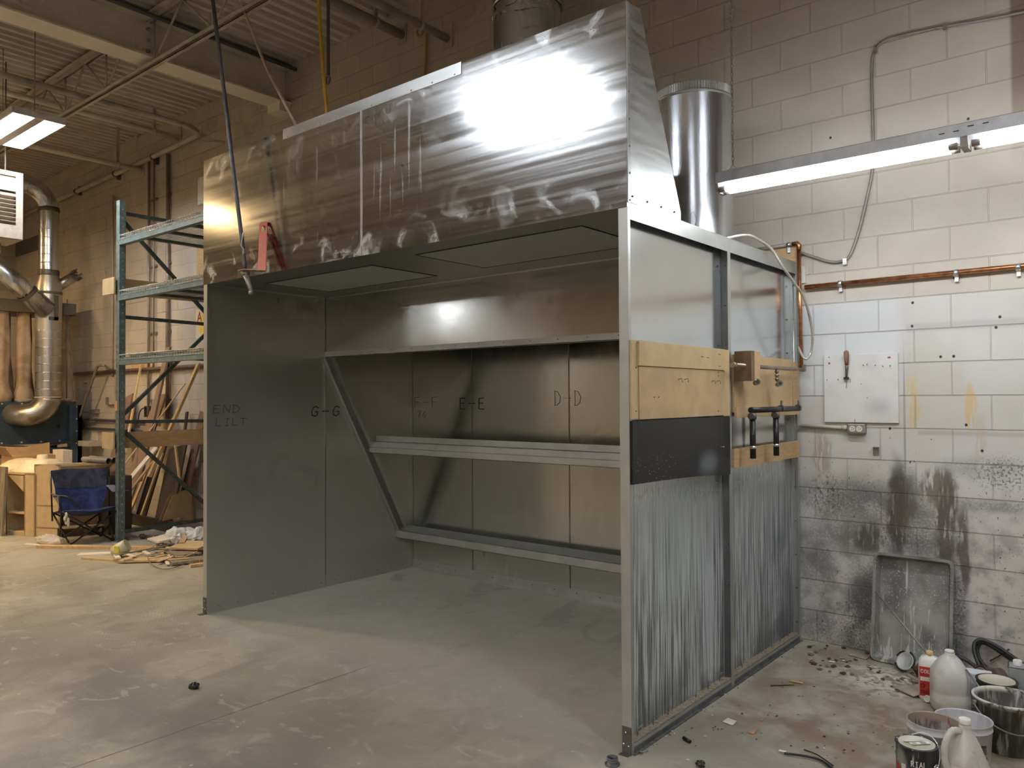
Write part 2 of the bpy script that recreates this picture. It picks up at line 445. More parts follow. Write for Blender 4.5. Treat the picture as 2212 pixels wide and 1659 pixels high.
def m_floor():
    g = G('concrete floor'); X,Y,Z = g.xyz()
    n1 = g.noise(.9, detail=6, dist=.5); n2 = g.noise(6, detail=6, dist=1.2); n3 = g.noise(40, detail=4); n4 = g.noise(2.4, st=(1,.5,1), detail=5, dist=1.5, loc=(4,2,0))
    c = g.mix(g.ss(n1, .32, .68), (.315,.285,.215), (.45,.41,.315))
    c = g.mix(g.ss(n2, .55, .75, 0, .55), c, (.56,.52,.42))
    c = g.mix(g.ss(n4, .50, .66, 0, .6), c, (.26,.23,.175))
    c = g.mix(g.ss(n3, .6, .8, 0, .3), c, (.25,.22,.17))
    # darker blotches toward the front, with pale scuffs that keep their own outline
    gr = g.noise(1.7, detail=6, dist=.7, loc=(9,3,0)); fr = g.ss(Y, -.3, -1.3)
    c = g.mix(g.mul(g.mul(fr, g.ss(gr, .32, .58)), .88), c, (.205,.185,.155))
    c = g.mix(g.mul(g.ss(g.noise(2.6, detail=7, dist=1.0, loc=(2,8,0)), .56, .64), .35), c, (.23,.205,.16))
    sf = g.ss(g.noise(3.3, st=(1,1.8,1), detail=7, dist=1.4, loc=(0,4,0)), .615, .655)
    c = g.mix(g.mul(g.mul(sf, g.ss(Y, .6, -.2)), .38), c, (.56,.53,.45))
    tr = g.math('PINGPONG', g.add(g.mul(X, .5), g.mul(Y, .86)), .012)
    c = g.mix(g.mul(g.mul(g.ss(tr, .004, .008), g.box(X, Y, -5.2, -3.2, -1.6, .1, .3)), .16), c, (.22,.19,.13))
    # pale overspray dust inside and in front of the booth
    dust = g.mul(g.ss(X, -3.9, -3.6), g.mul(g.ss(X, .02, -.06), g.ss(Y, -.6, .4)))
    c = g.mix(g.mul(dust, g.ss(n2, .25, .6, .45, .85)), c, (.46,.45,.39))
    c = g.mix(g.mul(g.mul(dust, g.ss(Y,.6,1.8)), g.ss(n4, .55, .62, 0, .5)), c, (.30,.29,.25))
    # dirty corner on the right
    dr = g.mul(g.ss(X, -.02, .10), g.ss(Y, .0, .7))
    c = g.mix(g.mul(dr, g.ss(g.noise(3.2, detail=6, dist=.8, loc=(1,1,0)), .38, .62, .1, .8)), c, (.20,.135,.085))
    c = g.mix(g.mul(g.blob(X, Y, .18, .35, .25, .35, .7), .45), c, (.22,.20,.16))
    wp = g.mul(g.blob(X, Y, .68, 1.72, .30, .22, .7), g.ss(g.noise(14, detail=6, dist=1), .42, .56))
    c = g.mix(g.mul(wp, .9), c, (.66,.62,.54))
    wp = g.mul(g.blob(X, Y, .95, 1.2, .3, .3, .7), g.ss(g.noise(9, detail=6, dist=1), .5, .62))
    c = g.mix(g.mul(wp, .4), c, (.55,.48,.36))
    red = g.mul(dr, g.mul(g.ss(g.voro(19), .18, .10), g.ss(g.xyz(g.voro(19, out='Color'))[0], .55, .6)))
    c = g.mix(g.mul(red, .8), c, (.09,.04,.03))
    # white paint scuffs and droplets out on the floor
    vv = g.voro(9, st=(1,1,1)); rc = g.xyz(g.voro(9, out='Color'))[0]
    c = g.mix(g.mul(g.mul(g.ss(vv, .09, .05), g.ss(rc, .72, .76)), .7), c, (.68,.64,.54))
    # scratches
    sc = g.noise(5, st=(.3,9,1), detail=2, rough=.3, loc=(0,7,0))
    c = g.mix(g.ss(g.math('ABSOLUTE', g.math('SUBTRACT', sc, .5)), .012, .0, 0, .12), c, (.62,.57,.47))
    # sawn control joint
    j = g.add(X, g.mul(g.math('SUBTRACT', g.noise(5, detail=2), .5), .012))
    jm = g.mul(g.ss(g.math('ABSOLUTE', g.add(j, 1.857)), .007, .002), g.ss(Y, .1, -.1))
    c = g.mix(g.mul(jm, .75), c, (.10,.085,.06))
    g.bump(g.add(g.mul(n2, .6), g.add(g.mul(n3, .3), g.mul(jm, -1.5))), .25, .004)
    r = g.add(g.ss(n1, .3, .7, .42, .62), g.mul(dust, .15))
    return g.out(c, r)

def m_side():
    """outer skins of the right hand wall: dulled zinc with paint runs, cleaner toward the top"""
    g = G('side sheet with paint runs'); X,Y,Z = g.xyz()
    st = g.noise(1.6, st=(1,42,1.1), detail=4, rough=.6); st2 = g.noise(2.4, st=(1,85,1.6), detail=4, loc=(0,3,0)); nn = g.noise(3, detail=4)
    c = g.mix(g.ss(nn, .3, .7), (.68,.71,.71), (.72,.74,.73))
    low = g.ss(g.add(Z, g.mul(st, -.5)), 1.15, .35)
    c = g.mix(g.mul(low, g.ss(st, .38, .60)), c, (.15,.165,.175))
    c = g.mix(g.mul(g.mul(low, g.ss(st2, .52, .62)), .75), c, (.62,.68,.68))
    pale = g.mul(g.mul(g.box(Y, Z, .30, .82, .60, 1.17, .07), g.ss(g.noise(2, st=(1,30,.8), detail=3), .38, .55)), .65)
    c = g.mix(pale, c, (.55,.64,.62))
    c = g.mix(g.mul(g.blob(Y, Z, .90, .38, .055, .42, .4), .65), c, (.64,.68,.74))
    c = g.mix(g.mul(g.mul(g.ss(Z, .9, .1), g.ss(st, .5, .62)), .5), c, (.19,.19,.17))
    c = g.mix(g.mul(g.mul(g.ss(Z, .30, .06), g.ss(nn, .4, .55)), .6), c, (.09,.095,.09))
    c = g.mix(g.mul(g.mul(g.blob(Y, Z, 1.95, .35, .25, .5, .7), g.ss(nn, .35, .6)), .6), c, (.12,.13,.14))
    for y0, z0 in [(1.20,1.40),(1.38,1.44)]:
        c = g.mix(g.mul(g.blob(Y, Z, y0, z0, .025, .14, .5), .85), c, (.03,.035,.04))
    wv_ = g.voro(16, st=(1,1.6,.35)); w = g.mul(g.ss(wv_, .07, .03), g.ss(g.xyz(g.voro(16, st=(1,1.6,.35), out='Color'))[0], .6, .65))
    c = g.mix(w, c, (.80,.82,.80))
    met = g.math('SUBTRACT', .92, g.mul(low, .58))
    r = g.add(.16, g.add(g.mul(low, .34), g.ss(nn, .3, .8, 0, .05)))
    return g.out(c, r, met)

def m_hood():
    """front sheet of the hood: rolled streaks along x, hazy hand prints and wipe marks"""
    g = G('hood front sheet'); X,Y,Z = g.xyz()
    s0 = g.noise(1.0, st=(.20,1,22), detail=5, rough=.65); s1 = g.noise(1.6, st=(.6,1,60), detail=2)
    hp = g.noise(5.5, detail=6, dist=.9, loc=(1,0,3)); hm = g.ss(hp, .52, .72)
    edge = g.math('MAXIMUM', g.ss(Z, 2.74, 2.56), g.mul(g.ss(Z, 3.2, 3.4), .5))
    edge = g.math('MAXIMUM', edge, g.mul(g.mul(g.ss(X, -.7, -.2), g.ss(Z, 3.0, 3.25)), .8))
    hm = g.mul(hm, g.add(.16, g.mul(edge, .8)))
    # finger wipes: short upright strokes left of the middle
    fw = g.noise(2.0, st=(16,1,1.0), detail=2, rough=.3, dist=.25)
    vs = g.mul(g.ss(fw, .60, .66), g.mul(g.box(X, Z, -1.80, -1.35, 2.75, 3.34, .12), .45))
    vs = g.math('MAXIMUM', vs, g.mul(g.mul(g.ss(g.noise(2.6, st=(9,1,1.1), detail=2, dist=.4, loc=(5,0,0)), .62, .67), g.box(X, Z, -2.75, -1.9, 2.7, 3.3, .15)), .28))
    sm = g.math('MAXIMUM', hm, vs)
    c = g.mix(g.ss(s0, .3, .7), (.50,.51,.51), (.66,.67,.67))
    c = g.mix(g.mul(sm, .5), c, (.72,.74,.75))
    r = g.add(.095, g.add(g.ss(s0, .3, .7, 0, .09), g.mul(s1, .03)))
    r = g.add(r, g.mul(sm, .22))
    return g.out(c, r, g.math('SUBTRACT', 1.0, g.mul(sm, .45)))

def m_tray():
    g = G('grey spattered tray'); X,Y,Z = g.xyz()
    n = g.noise(6, detail=5); c = g.mix(g.ss(n, .35, .65), (.13,.125,.115), (.24,.235,.22))
    inside = g.box(X, Z, .49, .88, .03, .60, .02)
    c = g.mix(g.mul(g.mul(g.blob(X, Z, .70, .22, .22, .26, .8), g.ss(n, .3, .65)), .65), c, (.38,.37,.34))
    wq = g.warp(.02, 60); v = g.mul(g.ss(g.voro(95, wq), .30, .20), g.ss(g.xyz(g.voro(95, wq, out='Color'))[0], .40, .5))
    c = g.mix(g.mul(g.mul(v, g.ss(g.noise(5, detail=3), .38, .56)), .85), c, (.62,.61,.57))
    d = g.ss(g.noise(9, st=(5,1,.45), detail=3, dist=.9), .57, .62)
    c = g.mix(g.mul(g.mul(d, g.ss(Z, .45, .3)), .75), c, (.60,.59,.54))
    c = g.mix(g.mul(g.blob(X, Z, .655, .52, .006, .09, .4), .8), c, (.6,.6,.56))
    return g.out(c, .55)

def m_fabric(name, c1, c2, scale=3):
    g = G(name); n = g.noise(scale, g.obj(), detail=5, dist=1); g.bump(n, .5, .02)
    return g.out(g.mix(g.ss(n, .35, .65), c1, c2), .85)
M['bagfab'] = m_fabric('filter bag cloth', (.40,.29,.19), (.58,.45,.32))
M['bluefab'] = m_fabric('blue seat cloth', (.022,.035,.11), (.05,.075,.20), 9)
M['greyfab'] = m_fabric('grey blue cloth', (.20,.20,.26), (.30,.29,.36), 9)
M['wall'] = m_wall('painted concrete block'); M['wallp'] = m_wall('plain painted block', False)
M['floor'] = m_floor(); M['side'] = m_side(); M['hood'] = m_hood(); M['tray'] = m_tray()

def m_deck():
    g = G('painted roof deck'); n = g.noise(3, st=(3,.5,1), detail=4)
    return g.out(g.mix(g.ss(n, .3, .7), (.54,.48,.41), (.63,.57,.50)), .6)
M['deck'] = m_deck()

# room shell
X0, X1, Y0, Y1, ZC = -14.5, 6.0, -10.0, 2.2, 5.50
mb = MB(); mb.box((X0-.2, Y0-.2, -.2), (X1+.2, Y1+.2, 0)); struct('floor', mb, M['floor'], base=(0,0,-.2))
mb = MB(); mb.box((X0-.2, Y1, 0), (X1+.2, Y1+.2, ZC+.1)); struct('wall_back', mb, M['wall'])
mb = MB(); mb.box((X0-.2, Y0, 0), (X0, Y1, ZC+.1)); struct('wall_left', mb, M['wallp'])
mb = MB(); mb.box((X1, Y0, 0), (X1+.2, Y1, ZC+.1)); struct('wall_right', mb, M['wallp'])
mb = MB(); mb.box((X0-.2, Y0-.2, 0), (X1+.2, Y0, ZC+.1)); struct('wall_front', mb, M['wallp'])
# corrugated deck with ribs running from front to back
mb = MB(); x = X0-.1; pts = []; P = .152
while x < X1+.1:
    pts += [(x, ZC+.04), (x+.062, ZC+.04), (x+.08, ZC), (x+.134, ZC)]; x += P
for (a, b) in zip(pts, pts[1:]):
    mb.quad((a[0], Y0-.1, a[1]), (b[0], Y0-.1, b[1]), (b[0], Y1+.1, b[1]), (a[0], Y1+.1, a[1]))
mb.box((X0-.2, Y0-.2, ZC+.06), (X1+.2, Y1+.2, ZC+.12))
struct('ceiling', mb, M['deck'])

# ------------------------------------------------------------------ roof steel
r = root('steel_girder', (-5.94, -3.9, 5.02), 'deep cream painted steel girder running to the block wall, bolted splice on its web', 'girder')
gx0, gx1, gz = -6.08, -5.80, 5.03
mb = MB(); mb.box((gx0, Y0, gz), (gx1, 2.198, gz+.018)); mb.build('bottom_flange', M['steelbeam'], r)
mb = MB(); mb.box((gx0, Y0, 5.44), (gx1, 2.198, 5.458)); mb.build('top_flange', M['steelbeam'], r)
mb = MB(); mb.box((-5.948, Y0, gz+.018), (-5.932, 2.198, 5.44)); mb.build('web', M['steelbeam'], r)
mb = MB(); mb.box((gx0+.02, 2.05, gz-.10), (gx1-.02, 2.198, gz)); mb.build('bearing_bracket', M['steelbeam'], r)
yb = at(318, 90, x=-5.932).y
mb = MB(); mb.box((-5.932, yb-.12, gz+.05), (-5.920, yb+.12, 5.42)); sp = mb.build('splice_plate', M['steelbeam'], r)
for k in range(3):
    mb = MB(); z = 5.13+.11*k; mb.lathe([(.022,0),(.022,.02),(.012,.02),(.012,.04)], (-5.92, yb, z), 6, (1,0,0), False); mb.build('bolt', M['joist'], sp)

def joist(y, x0, x1, zb, label):
    r = root('roof_joist', ((x0+x1)/2, y, zb), label, 'roof joist')
    mb = MB()
    for s in (-1, 1):
        mb.box((x0, y+s*.012, zb), (x1, y+s*.055, zb+.006)); mb.box((x0, y+s*.012, zb), (x1, y+s*.017, zb+.045))
    mb.build('bottom_chord', M['joist'], r)
    mb = MB()
    for s in (-1, 1):
        mb.box((x0, y+s*.015, 5.46), (x1, y+s*.075, 5.468)); mb.box((x0, y+s*.015, 5.415), (x1, y+s*.022, 5.468))
    mb.build('top_chord', M['joist'], r)
    x = x0+.2; k = 0
    while x < x1-.6:
        w = MB(); w.tube([(x, y, zb+.02), (x+.55, y, 5.44)], .012, 6); w.build('web_bar', M['joist'], r)
        w = MB(); w.tube([(x+.55, y, 5.44), (x+1.1, y, zb+.02)], .012, 6); w.build('web_bar', M['joist'], r)
        w = MB(); w.tube([(x+1.1, y, zb+.02), (x+1.1, y, 5.44)], .010, 6); w.build('web_bar', M['joist'], r)
        x += 1.1
joist(.60, -12.6, -2.0, 4.97, 'open-web roof joist crossing just under the girder, angle bottom chord and bar webs')
joist(-1.6, -12.6, -2.0, 4.97, 'open-web roof joist parallel to the crossing one, farther from the block wall')

def pipe_y(name, u, v, y_end, y0, rad, mat, label, cat='pipe', hang=True):
    e = at(u, v, y=y_end); mb = MB(); mb.tube([(e.x, y0, e.z), (e.x, y_end, e.z)], rad, 12)
    r = root(name, (e.x, (y0+y_end)/2, e.z), label, cat); mb.build('pipe', M[mat], r)
    if hang:
        b = MB(); b.lathe([(rad+.008,-.02),(rad+.008,.02)], (e.x, y_end-.35, e.z), 12, (0,1,0)); b.box((e.x-.008, y_end-.37, e.z+rad), (e.x+.008, y_end-.33, ZC)); b.build('hanger', M['joist'], r)
    b = MB(); b.box((e.x-.06, y_end-.01, e.z-.09), (e.x+.06, y_end, e.z+.14)); b.build('wall_plate', M['joist'], r)
    return e
pipe_y('sprinkler_pipe', 388, 298, 2.198, -2.6, .035, 'steelbeam', 'cream overhead pipe ending at the wall just past the curved conduit')
pipe_y('sprinkler_pipe', 308, 368, 2.198, -1.5, .035, 'steelbeam', 'cream overhead pipe nearest the unit heater, ending low on the wall')
pipe_y('sprinkler_pipe', 870, 76, 2.198, -2.6, .045, 'joist', 'painted overhead pipe meeting the wall left of the hanging hose coil')
pipe_y('sprinkler_pipe', 968, 84, 2.198, -2.6, .035, 'joist', 'painted overhead pipe whose end carries the hose coil')
# curved conduit: comes along y, bends, then runs left on the wall
zc = 5.07
pts = [(-7.5, -3.0, zc), (-7.5, -.5, zc), (-7.5, 1.70, zc)]
pts += [(-7.85+.35*math.cos(t), 1.78+.33*math.sin(t), zc) for t in [0, .4, .8, 1.2, 1.5]]
pts += [(-9.3, 2.12, zc-.03), (-11, 2.12, zc-.06), (-14.4, 2.12, zc-.1)]
r = root('curved_conduit', (-8, 1.8, 5), 'thick painted conduit bending from the roof onto the left wall', 'conduit')
mb = MB(); mb.tube(pts, .035, 12); mb.build('pipe', M['joist'], r)
for x in (-9.0, -10.2, -11.6, -13):
    mb = MB(); mb.lathe([(.042,-.02),(.042,.02)], (x, 2.12, zc-.025-.015*(-9-x)), 12, (1,0,0)); mb.box((x-.02, 2.15, zc-.12), (x+.02, 2.199, zc+.02)); mb.build('clamp', M['joistdk'], r)
mb = MB(); mb.tube([(-5.70, -2.5, 5.40), (-5.70, 2.19, 5.40)], .022, 10); tag(mb.build('dark_conduit', M['joistdk']), 'dark grey conduit running along the top of the girder to the wall', 'conduit')
# wall conduits at the left
for (u, v0, v1, rad, lab) in [(322, 362, 950, .018, 'thin grey conduit dropping down the left wall, the one nearer the dust collector'),
                              (333, 362, 800, .012, 'thinnest painted tube dropping beside the grey conduit on the left wall'),
                              (363, 300, 905, .026, 'thick grey conduit dropping down the left wall behind the steel rack')]:
    a = at(u, v0, y=2.16); b = at(u, v1, y=2.16)
    mb = MB(); mb.tube([(a.x, 2.16, 5.02), (a.x, 2.16, b.z)], rad, 10)
    for k in range(4): mb.box((a.x-.04, 2.17, 1.6+k*.95), (a.x+.04, 2.199, 1.63+k*.95))
    tag(mb.build('wall_conduit', M['graypipe']), lab, 'conduit')
a = at(244, 430, y=2.175)
mb = MB(); mb.tube([(a.x, 2.175, 4.75), (a.x, 2.175, 1.98)], .011, 8)
tag(mb.build('wall_conduit', M['conduit']), 'slim cream conduit dropping to the switch box left of the rack', 'conduit')

# ------------------------------------------------------------------ spray booth
W, H, D, DS, T = 3.75, 2.52, 2.165, 1.09, .05
booth = root('spray_booth', (-W/2, D/2, 0), 'large open-front galvanised steel spray booth with a tall sheet hood', 'spray booth')
def side_panel(xo, sgn, y0, y1, mat, name='side_panel'):
    """one wall section: flat skin on the inside, flanges round it turned outward; xo = outer face, sgn = outward direction"""
    xi = xo - sgn*T
    e = .0002; a_ = xi+sgn*.0032; b_ = xo-sgn*.0032
    mb = MB(); mb.box((xi+sgn*.0016, y0, .0), (xi+sgn*.003, y1, H)); mb.k = 2; mb.box((xi, y0, .0), (xi+sgn*.0014, y1, H)); mb.k = 1
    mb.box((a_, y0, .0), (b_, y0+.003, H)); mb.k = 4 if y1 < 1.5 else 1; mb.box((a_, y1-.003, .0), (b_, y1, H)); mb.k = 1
    mb.box((a_, y0+.0032, H-.003), (b_, y1-.0032, H)); mb.box((a_, y0+.0032, .0), (b_, y1-.0032, .044))
    mb.box((xo-sgn*.003, y0, .0), (xo, y0+.018, H)); mb.box((xo-sgn*.003, y1-.018, .0), (xo, y1, H))
    mb.box((xo-sgn*.003, y0+.0182, H-.075), (xo, y1-.0182, H)); mb.k = 3; mb.box((xo-sgn*.003, y0+.0182, .0), (xo, y1-.0182, .028)); mb.box((xo+sgn*.0002, y0+.005, .0), (xo+sgn*.014, y1-.005, .006))
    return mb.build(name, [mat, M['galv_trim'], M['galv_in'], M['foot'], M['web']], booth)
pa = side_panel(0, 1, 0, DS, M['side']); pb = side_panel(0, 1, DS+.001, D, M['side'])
pc = side_panel(-W, -1, 0, DS, M['galv_in']); pd = side_panel(-W, -1, DS+.001, D, M['galv_in'])
def dots(pts, ax, r, parent, name, mat, t=.006):
    name = {'flange_bolts': 'bolt', 'bolts': 'bolt', 'bolt_holes': 'bolt_hole', 'rivets': 'rivet', 'screws': 'screw'}.get(name, name)
    for p in pts: mb = MB(); mb.lathe([(r,0),(r*.8,t*.7),(r*.3,t)], p, 7, ax); mb.build(name, mat, parent)
# bolts on the middle flange, holes under the top flange, screws along the bottom flange
dots([(-.024, DS-.004, .12+.225*k) for k in range(11)], (0,-1,0), .007, pa, 'flange_bolts', M['rivet'])
dots([(-.024, D-.004, .12+.225*k) for k in range(11)], (0,-1,0), .007, pb, 'flange_bolts', M['rivet'])
dots([(-.026, .07+.128*k, H-.0035) for k in range(8)], (0,0,-1), .008, pa, 'bolt_holes', M['rivet_dark'], .002)
dots([(-.026, DS+.07+.128*k, H-.0035) for k in range(8)], (0,0,-1), .008, pb, 'bolt_holes', M['rivet_dark'], .002)
for k in range(14):
    mb = MB(); y = .10+.148*k
    if k in (3, 9): continue
    mb.tube([(-.03, y, .045), (-.03+random.uniform(-.008,.008), y+.004, .075+random.uniform(0,.02)), (-.018, y+.022, .082+random.uniform(0,.02))], .0022, 5)
    mb.build('bent_nail', M['rivet'], booth)
mb = MB(); mb.box((-.047, .02, .045), (-.004, D-.02, .052)); mb.build('dust_in_bottom_flange', plain('brown floor dust', (.27,.21,.15), .9, 0, .35, 60), booth)
# folded centre rib on the far flange of the second panel
mb = MB(); mb.tube([(-.012, D-.035, 1.0), (-.012, D-.035, H-.08)], .003, 6); mb.build('edge_rod', M['galv_edge'], booth)
# front faces of the posts
mb = MB(); mb.box((-T, -.003, 0), (0, -.0004, H-.022)); mb.build('front_post', M['galv_trim'], booth)
mb = MB(); mb.box((-W, -.003, 0), (-W+T, -.0004, H-.022)); mb.build('front_post', M['galv_trim'], booth)
for xc in (-T/2, -W+T/2):
    mb = MB(); mb.box((xc-.024, -.006, .0), (xc+.024, -.0032, .125)); mb.box((xc-.030, -.05 if xc < -1 else -.03, 0), (xc+.02, -.0062, .003)); cp = mb.build('corner_plate', M['steel_dark'], booth)
    dots([(xc-.003, -.006, .10), (xc-.014, -.006, .045), (xc+.012, -.006, .04)], (0,-1,0), .006, cp, 'bolts', M['chrome'], .005)
# hood
HT = 3.452
HB = 2.50
mb = MB(); mb.box((-1.879, -.006, HB), (0, -.003, HT)); hf = mb.build('hood_front', M['hood'], booth)
mb = MB(); mb.box((-W, -.006, HB), (-1.883, -.003, HT)); hf2 = mb.build('hood_front', M['hood'], booth)
mb = MB(); mb.box((-1.889, -.009, H+.035), (-1.875, -.006, HT-.06)); mb.build('seam_strip', M['galv_edge'], booth)
for xs, s in ((0, 1), (-W, -1)):
    poly = [(xs-s*.003, 0, H+.001), (xs-s*.003, .515, H+.006), (xs-s*.003, .515, H+.045), (xs-s*.003, .125, HT+.01), (xs-s*.003, 0, HT)]
    mb = MB(); mb.prism(poly, (s*.003, 0, 0)); 
    hs = mb.build('hood_side', M['galv'], booth)
    if xs == 0:
        mb = MB(); mb.box((0, -.003, H), (.004, .020, HT)); mb.build('flange', M['galv_trim'], hs)
        dots([(.002, .012, HT-.045-.125*k) for k in range(8)] + [(.001, .04+.135*k, H+.035) for k in range(4)], (1,0,0), .006, hs, 'rivets', M['rivet'])
mb = MB(); mb.quad((-W, 0, HT), (0, 0, HT), (0, .125, HT+.01), (-W, .125, HT+.01)); mb.quad((-W, .125, HT+.01), (0, .125, HT+.01), (0, .515, H+.045), (-W, .515, H+.045))
mb.build('hood_back', M['galv'], booth)
a = at(611, 307, y=-.01); b = at(996, 150, y=-.01)
mb = MB(); mb.box((a.x, -.010, HT-.062), (b.x, -.0062, HT+.006)); js = mb.build('joint_strip', M['galv'], booth)
dots([(a.x+.05+(b.x-a.x-.10)*k/9, -.010, HT-.05) for k in range(10)], (0,-1,0), .006, js, 'rivets', M['galv_edge'], .005)
dots([(-3.4+.42*k, -.006, H+.015) for k in range(8)], (0,-1,0), .003, hf, 'rivets', M['rivet'], .002)
# roof and inside ceiling
ZI = 2.502
mb = MB(); mb.box((-W, .02, H+.0005), (0, D, H+.005)); mb.build('roof_sheet', M['galv'], booth)
mb = MB(); mb.box((-W+T+.001, .002, ZI), (-T-.001, DS+.02, ZI+.012)); mb.build('ceiling_sheet', plain('booth ceiling sheet', (.27,.285,.27), .38, .8, .04, 2), booth)
for (x0, x1, y0, y1) in ((-3.335, -2.11, .27, .86), (-1.615, -.395, .20, .82)):
    mb = MB(); mb.box((x0, y0, ZI-.002), (x1, y1, ZI)); lp = mb.build('light_lens', M['lens'], booth)
    mb = MB(); e = .006
    mb.box((x0-e, y0-e, ZI-.004), (x1+e, y0, ZI)); mb.box((x0-e, y1, ZI-.004), (x1+e, y1+e, ZI)); mb.box((x0-e, y0, ZI-.004), (x0, y1, ZI)); mb.box((x1, y0, ZI-.004), (x1+e, y1, ZI))
    mb.build('gasket', M['rivet_dark'], lp)
# valance above the filter bank and its bottom lip
XL, XR = -W+T+.001, -T-.001
mb = MB(); mb.box((XL, DS, 1.985), (XR, DS+.003, ZI)); mb.build('valance', galv('valance sheet', (.56,.55,.50), .13, 'x', .06, .03), booth)
mb = MB(); mb.box((XL, DS-.004, 1.985), (XR, DS, 2.03)); mb.box((XL, DS-.004, 1.985), (XR, DS+.05, 1.988)); vl = mb.build('valance_lip', M['galv_trim'], booth)
dots([(XL+.15+.235*k, DS-.004, 2.012) for k in range(15)], (0,-1,0), .004, vl, 'rivets', M['rivet_dark'], .002)
mb = MB(); mb.box((XL, DS-.003, ZI-.012), (XR, DS-.0005, ZI-.001)); mb.box((XL+.0005, .02, ZI-.012), (XL+.003, DS-.01, ZI-.001)); mb.box((XL+.0005, DS-.008, 1.2), (XL+.004, DS-.0045, ZI-.014)); mb.build('corner_bead', M['galv_edge'], booth)
mb = MB(); mb.box((XL, DS-.003, .1), (XL+.0015, DS+.003, 1.3)); mb.build('wall_seam', M['rivet'], booth)
# back wall sheets
seams = [XR, -.775, -1.848, -2.923, XL]
for (a, b) in zip(seams, seams[1:]):
    mb = MB(); mb.box((b+.003, D-.045, .0), (a-.003, D-.042, H-.03)); mb.build('back_panel', M['galv_back'], booth)
for s in seams[1:-1]: mb = MB(); mb.box((s-.004, D-.049, 0), (s+.004, D-.044, 2.3)); mb.build('seam_fold', M['rivet'], booth)
# slanted filter frame: side channels, middle rail, bottom rail
pt, pm, pf = Vector((0, DS+.01, 1.99)), Vector((0, 1.56, 1.17)), Vector((0, 1.985, .33))
for xs, s in ((XL, 1), (XR, -1)):
    mb = MB(); d = (pf-pt).normalized(); n = Vector((0, d.z, -d.y))
    mb.obox(Vector((xs+s*.003, 0, 0))+(pt+pf)/2+n*(-.0), (.003,0,0), n*.045, d*((pf-pt).length/2))
    mb.obox(Vector((xs+s*.028, 0, 0))+(pt+pf)/2-n*.043, (.026,0,0), n*.002, d*((pf-pt).length/2))
    mb.obox(Vector((xs+s*.054, 0, 0))+(pt+pf)/2-n*.028, (.0015,0,0), n*.016, d*((pf-pt).length/2))
    mb.obox(Vector((xs+s*.020, 0, 0))+(pt+pf)/2+n*.043, (.018,0,0), n*.002, d*((pf-pt).length/2))
    mb.build('frame_side_channel', M['galv_trim'], booth)
mb = MB(); ym = 1.535; mb.box((XL+.05, ym, 1.135), (XR-.05, ym+.003, 1.24)); mb.box((XL+.05, ym, 1.237), (XR-.05, ym+.085, 1.24)); mb.box((XL+.05, ym, 1.135), (XR-.05, ym+.085, 1.138)); mb.box((XL+.05, ym+.083, 1.19), (XR-.05, ym+.085, 1.285))
mb.k = 1; mb.box((XL+.05, ym-.002, 1.186), (XR-.05, ym, 1.189)); mb.build('middle_rail', [M['galv_trim'], M['rivet']], booth)
mb = MB(); mb.box((XL, 1.90, .315), (XR, 1.903, .385)); mb.prism([(XL, 1.90, .385), (XL, 2.02, .42), (XL, 2.02, .417), (XL, 1.90, .382)], (XR-XL, 0, 0)); mb.box((XL, 1.90, .315), (XR, 1.99, .318)); mb.build('bottom_rail', M['galv_trim'], booth)
mb = MB(); mb.box((XL, D-.10, .0), (XR, D-.046, .006)); mb.box((XL, D-.055, 0), (XR, D-.0455, .075)); bs = mb.build('base_angle', M['galv_trim'], booth)
dots([(XL+.12+.225*k, D-.055, .045) for k in range(16)], (0,-1,0), .006, bs, 'bolts', M['rivet'], .005)
dots([(XL+.0005, .10+.157*k, .045) for k in range(13)], (1,0,0), .005, pc, 'bolts', M['rivet'], .005)
# marker writing on the sheets
def say(text, fn, *a): k = MB(); write(k, text, fn, *a); k.build('marker_lettering', M['ink'], booth)
def on_left(y, z): return lambda a, b: (XL+.0035, y+a+.12*b, z+b)
def on_back(x, z): return lambda a, b: (x+a, D-.0475, z+b)
p = at(682, 898, x=XL); say('G-G', on_left(DS-.155, 1.475), .075, .085, .5, .008)
p = at(459, 880, x=XL); say('END', on_left(p.y, 1.52), .065, .06, .25, .0035); say('LILT', on_left(p.y+.02, 1.42), .055, .055, .25, .0035)
say('E-E', on_back(-2.923-.155, 1.525), .075, .10, .55, .008)
say('F-F', on_back(XL+.02, 1.535), .09, .10, .3, .003)
say('76', on_back(XL+.06, 1.44), .05, .06, .5, .003)
say('D-D', on_back(-1.848-.15, 1.56), .07, .12, .45, .003)

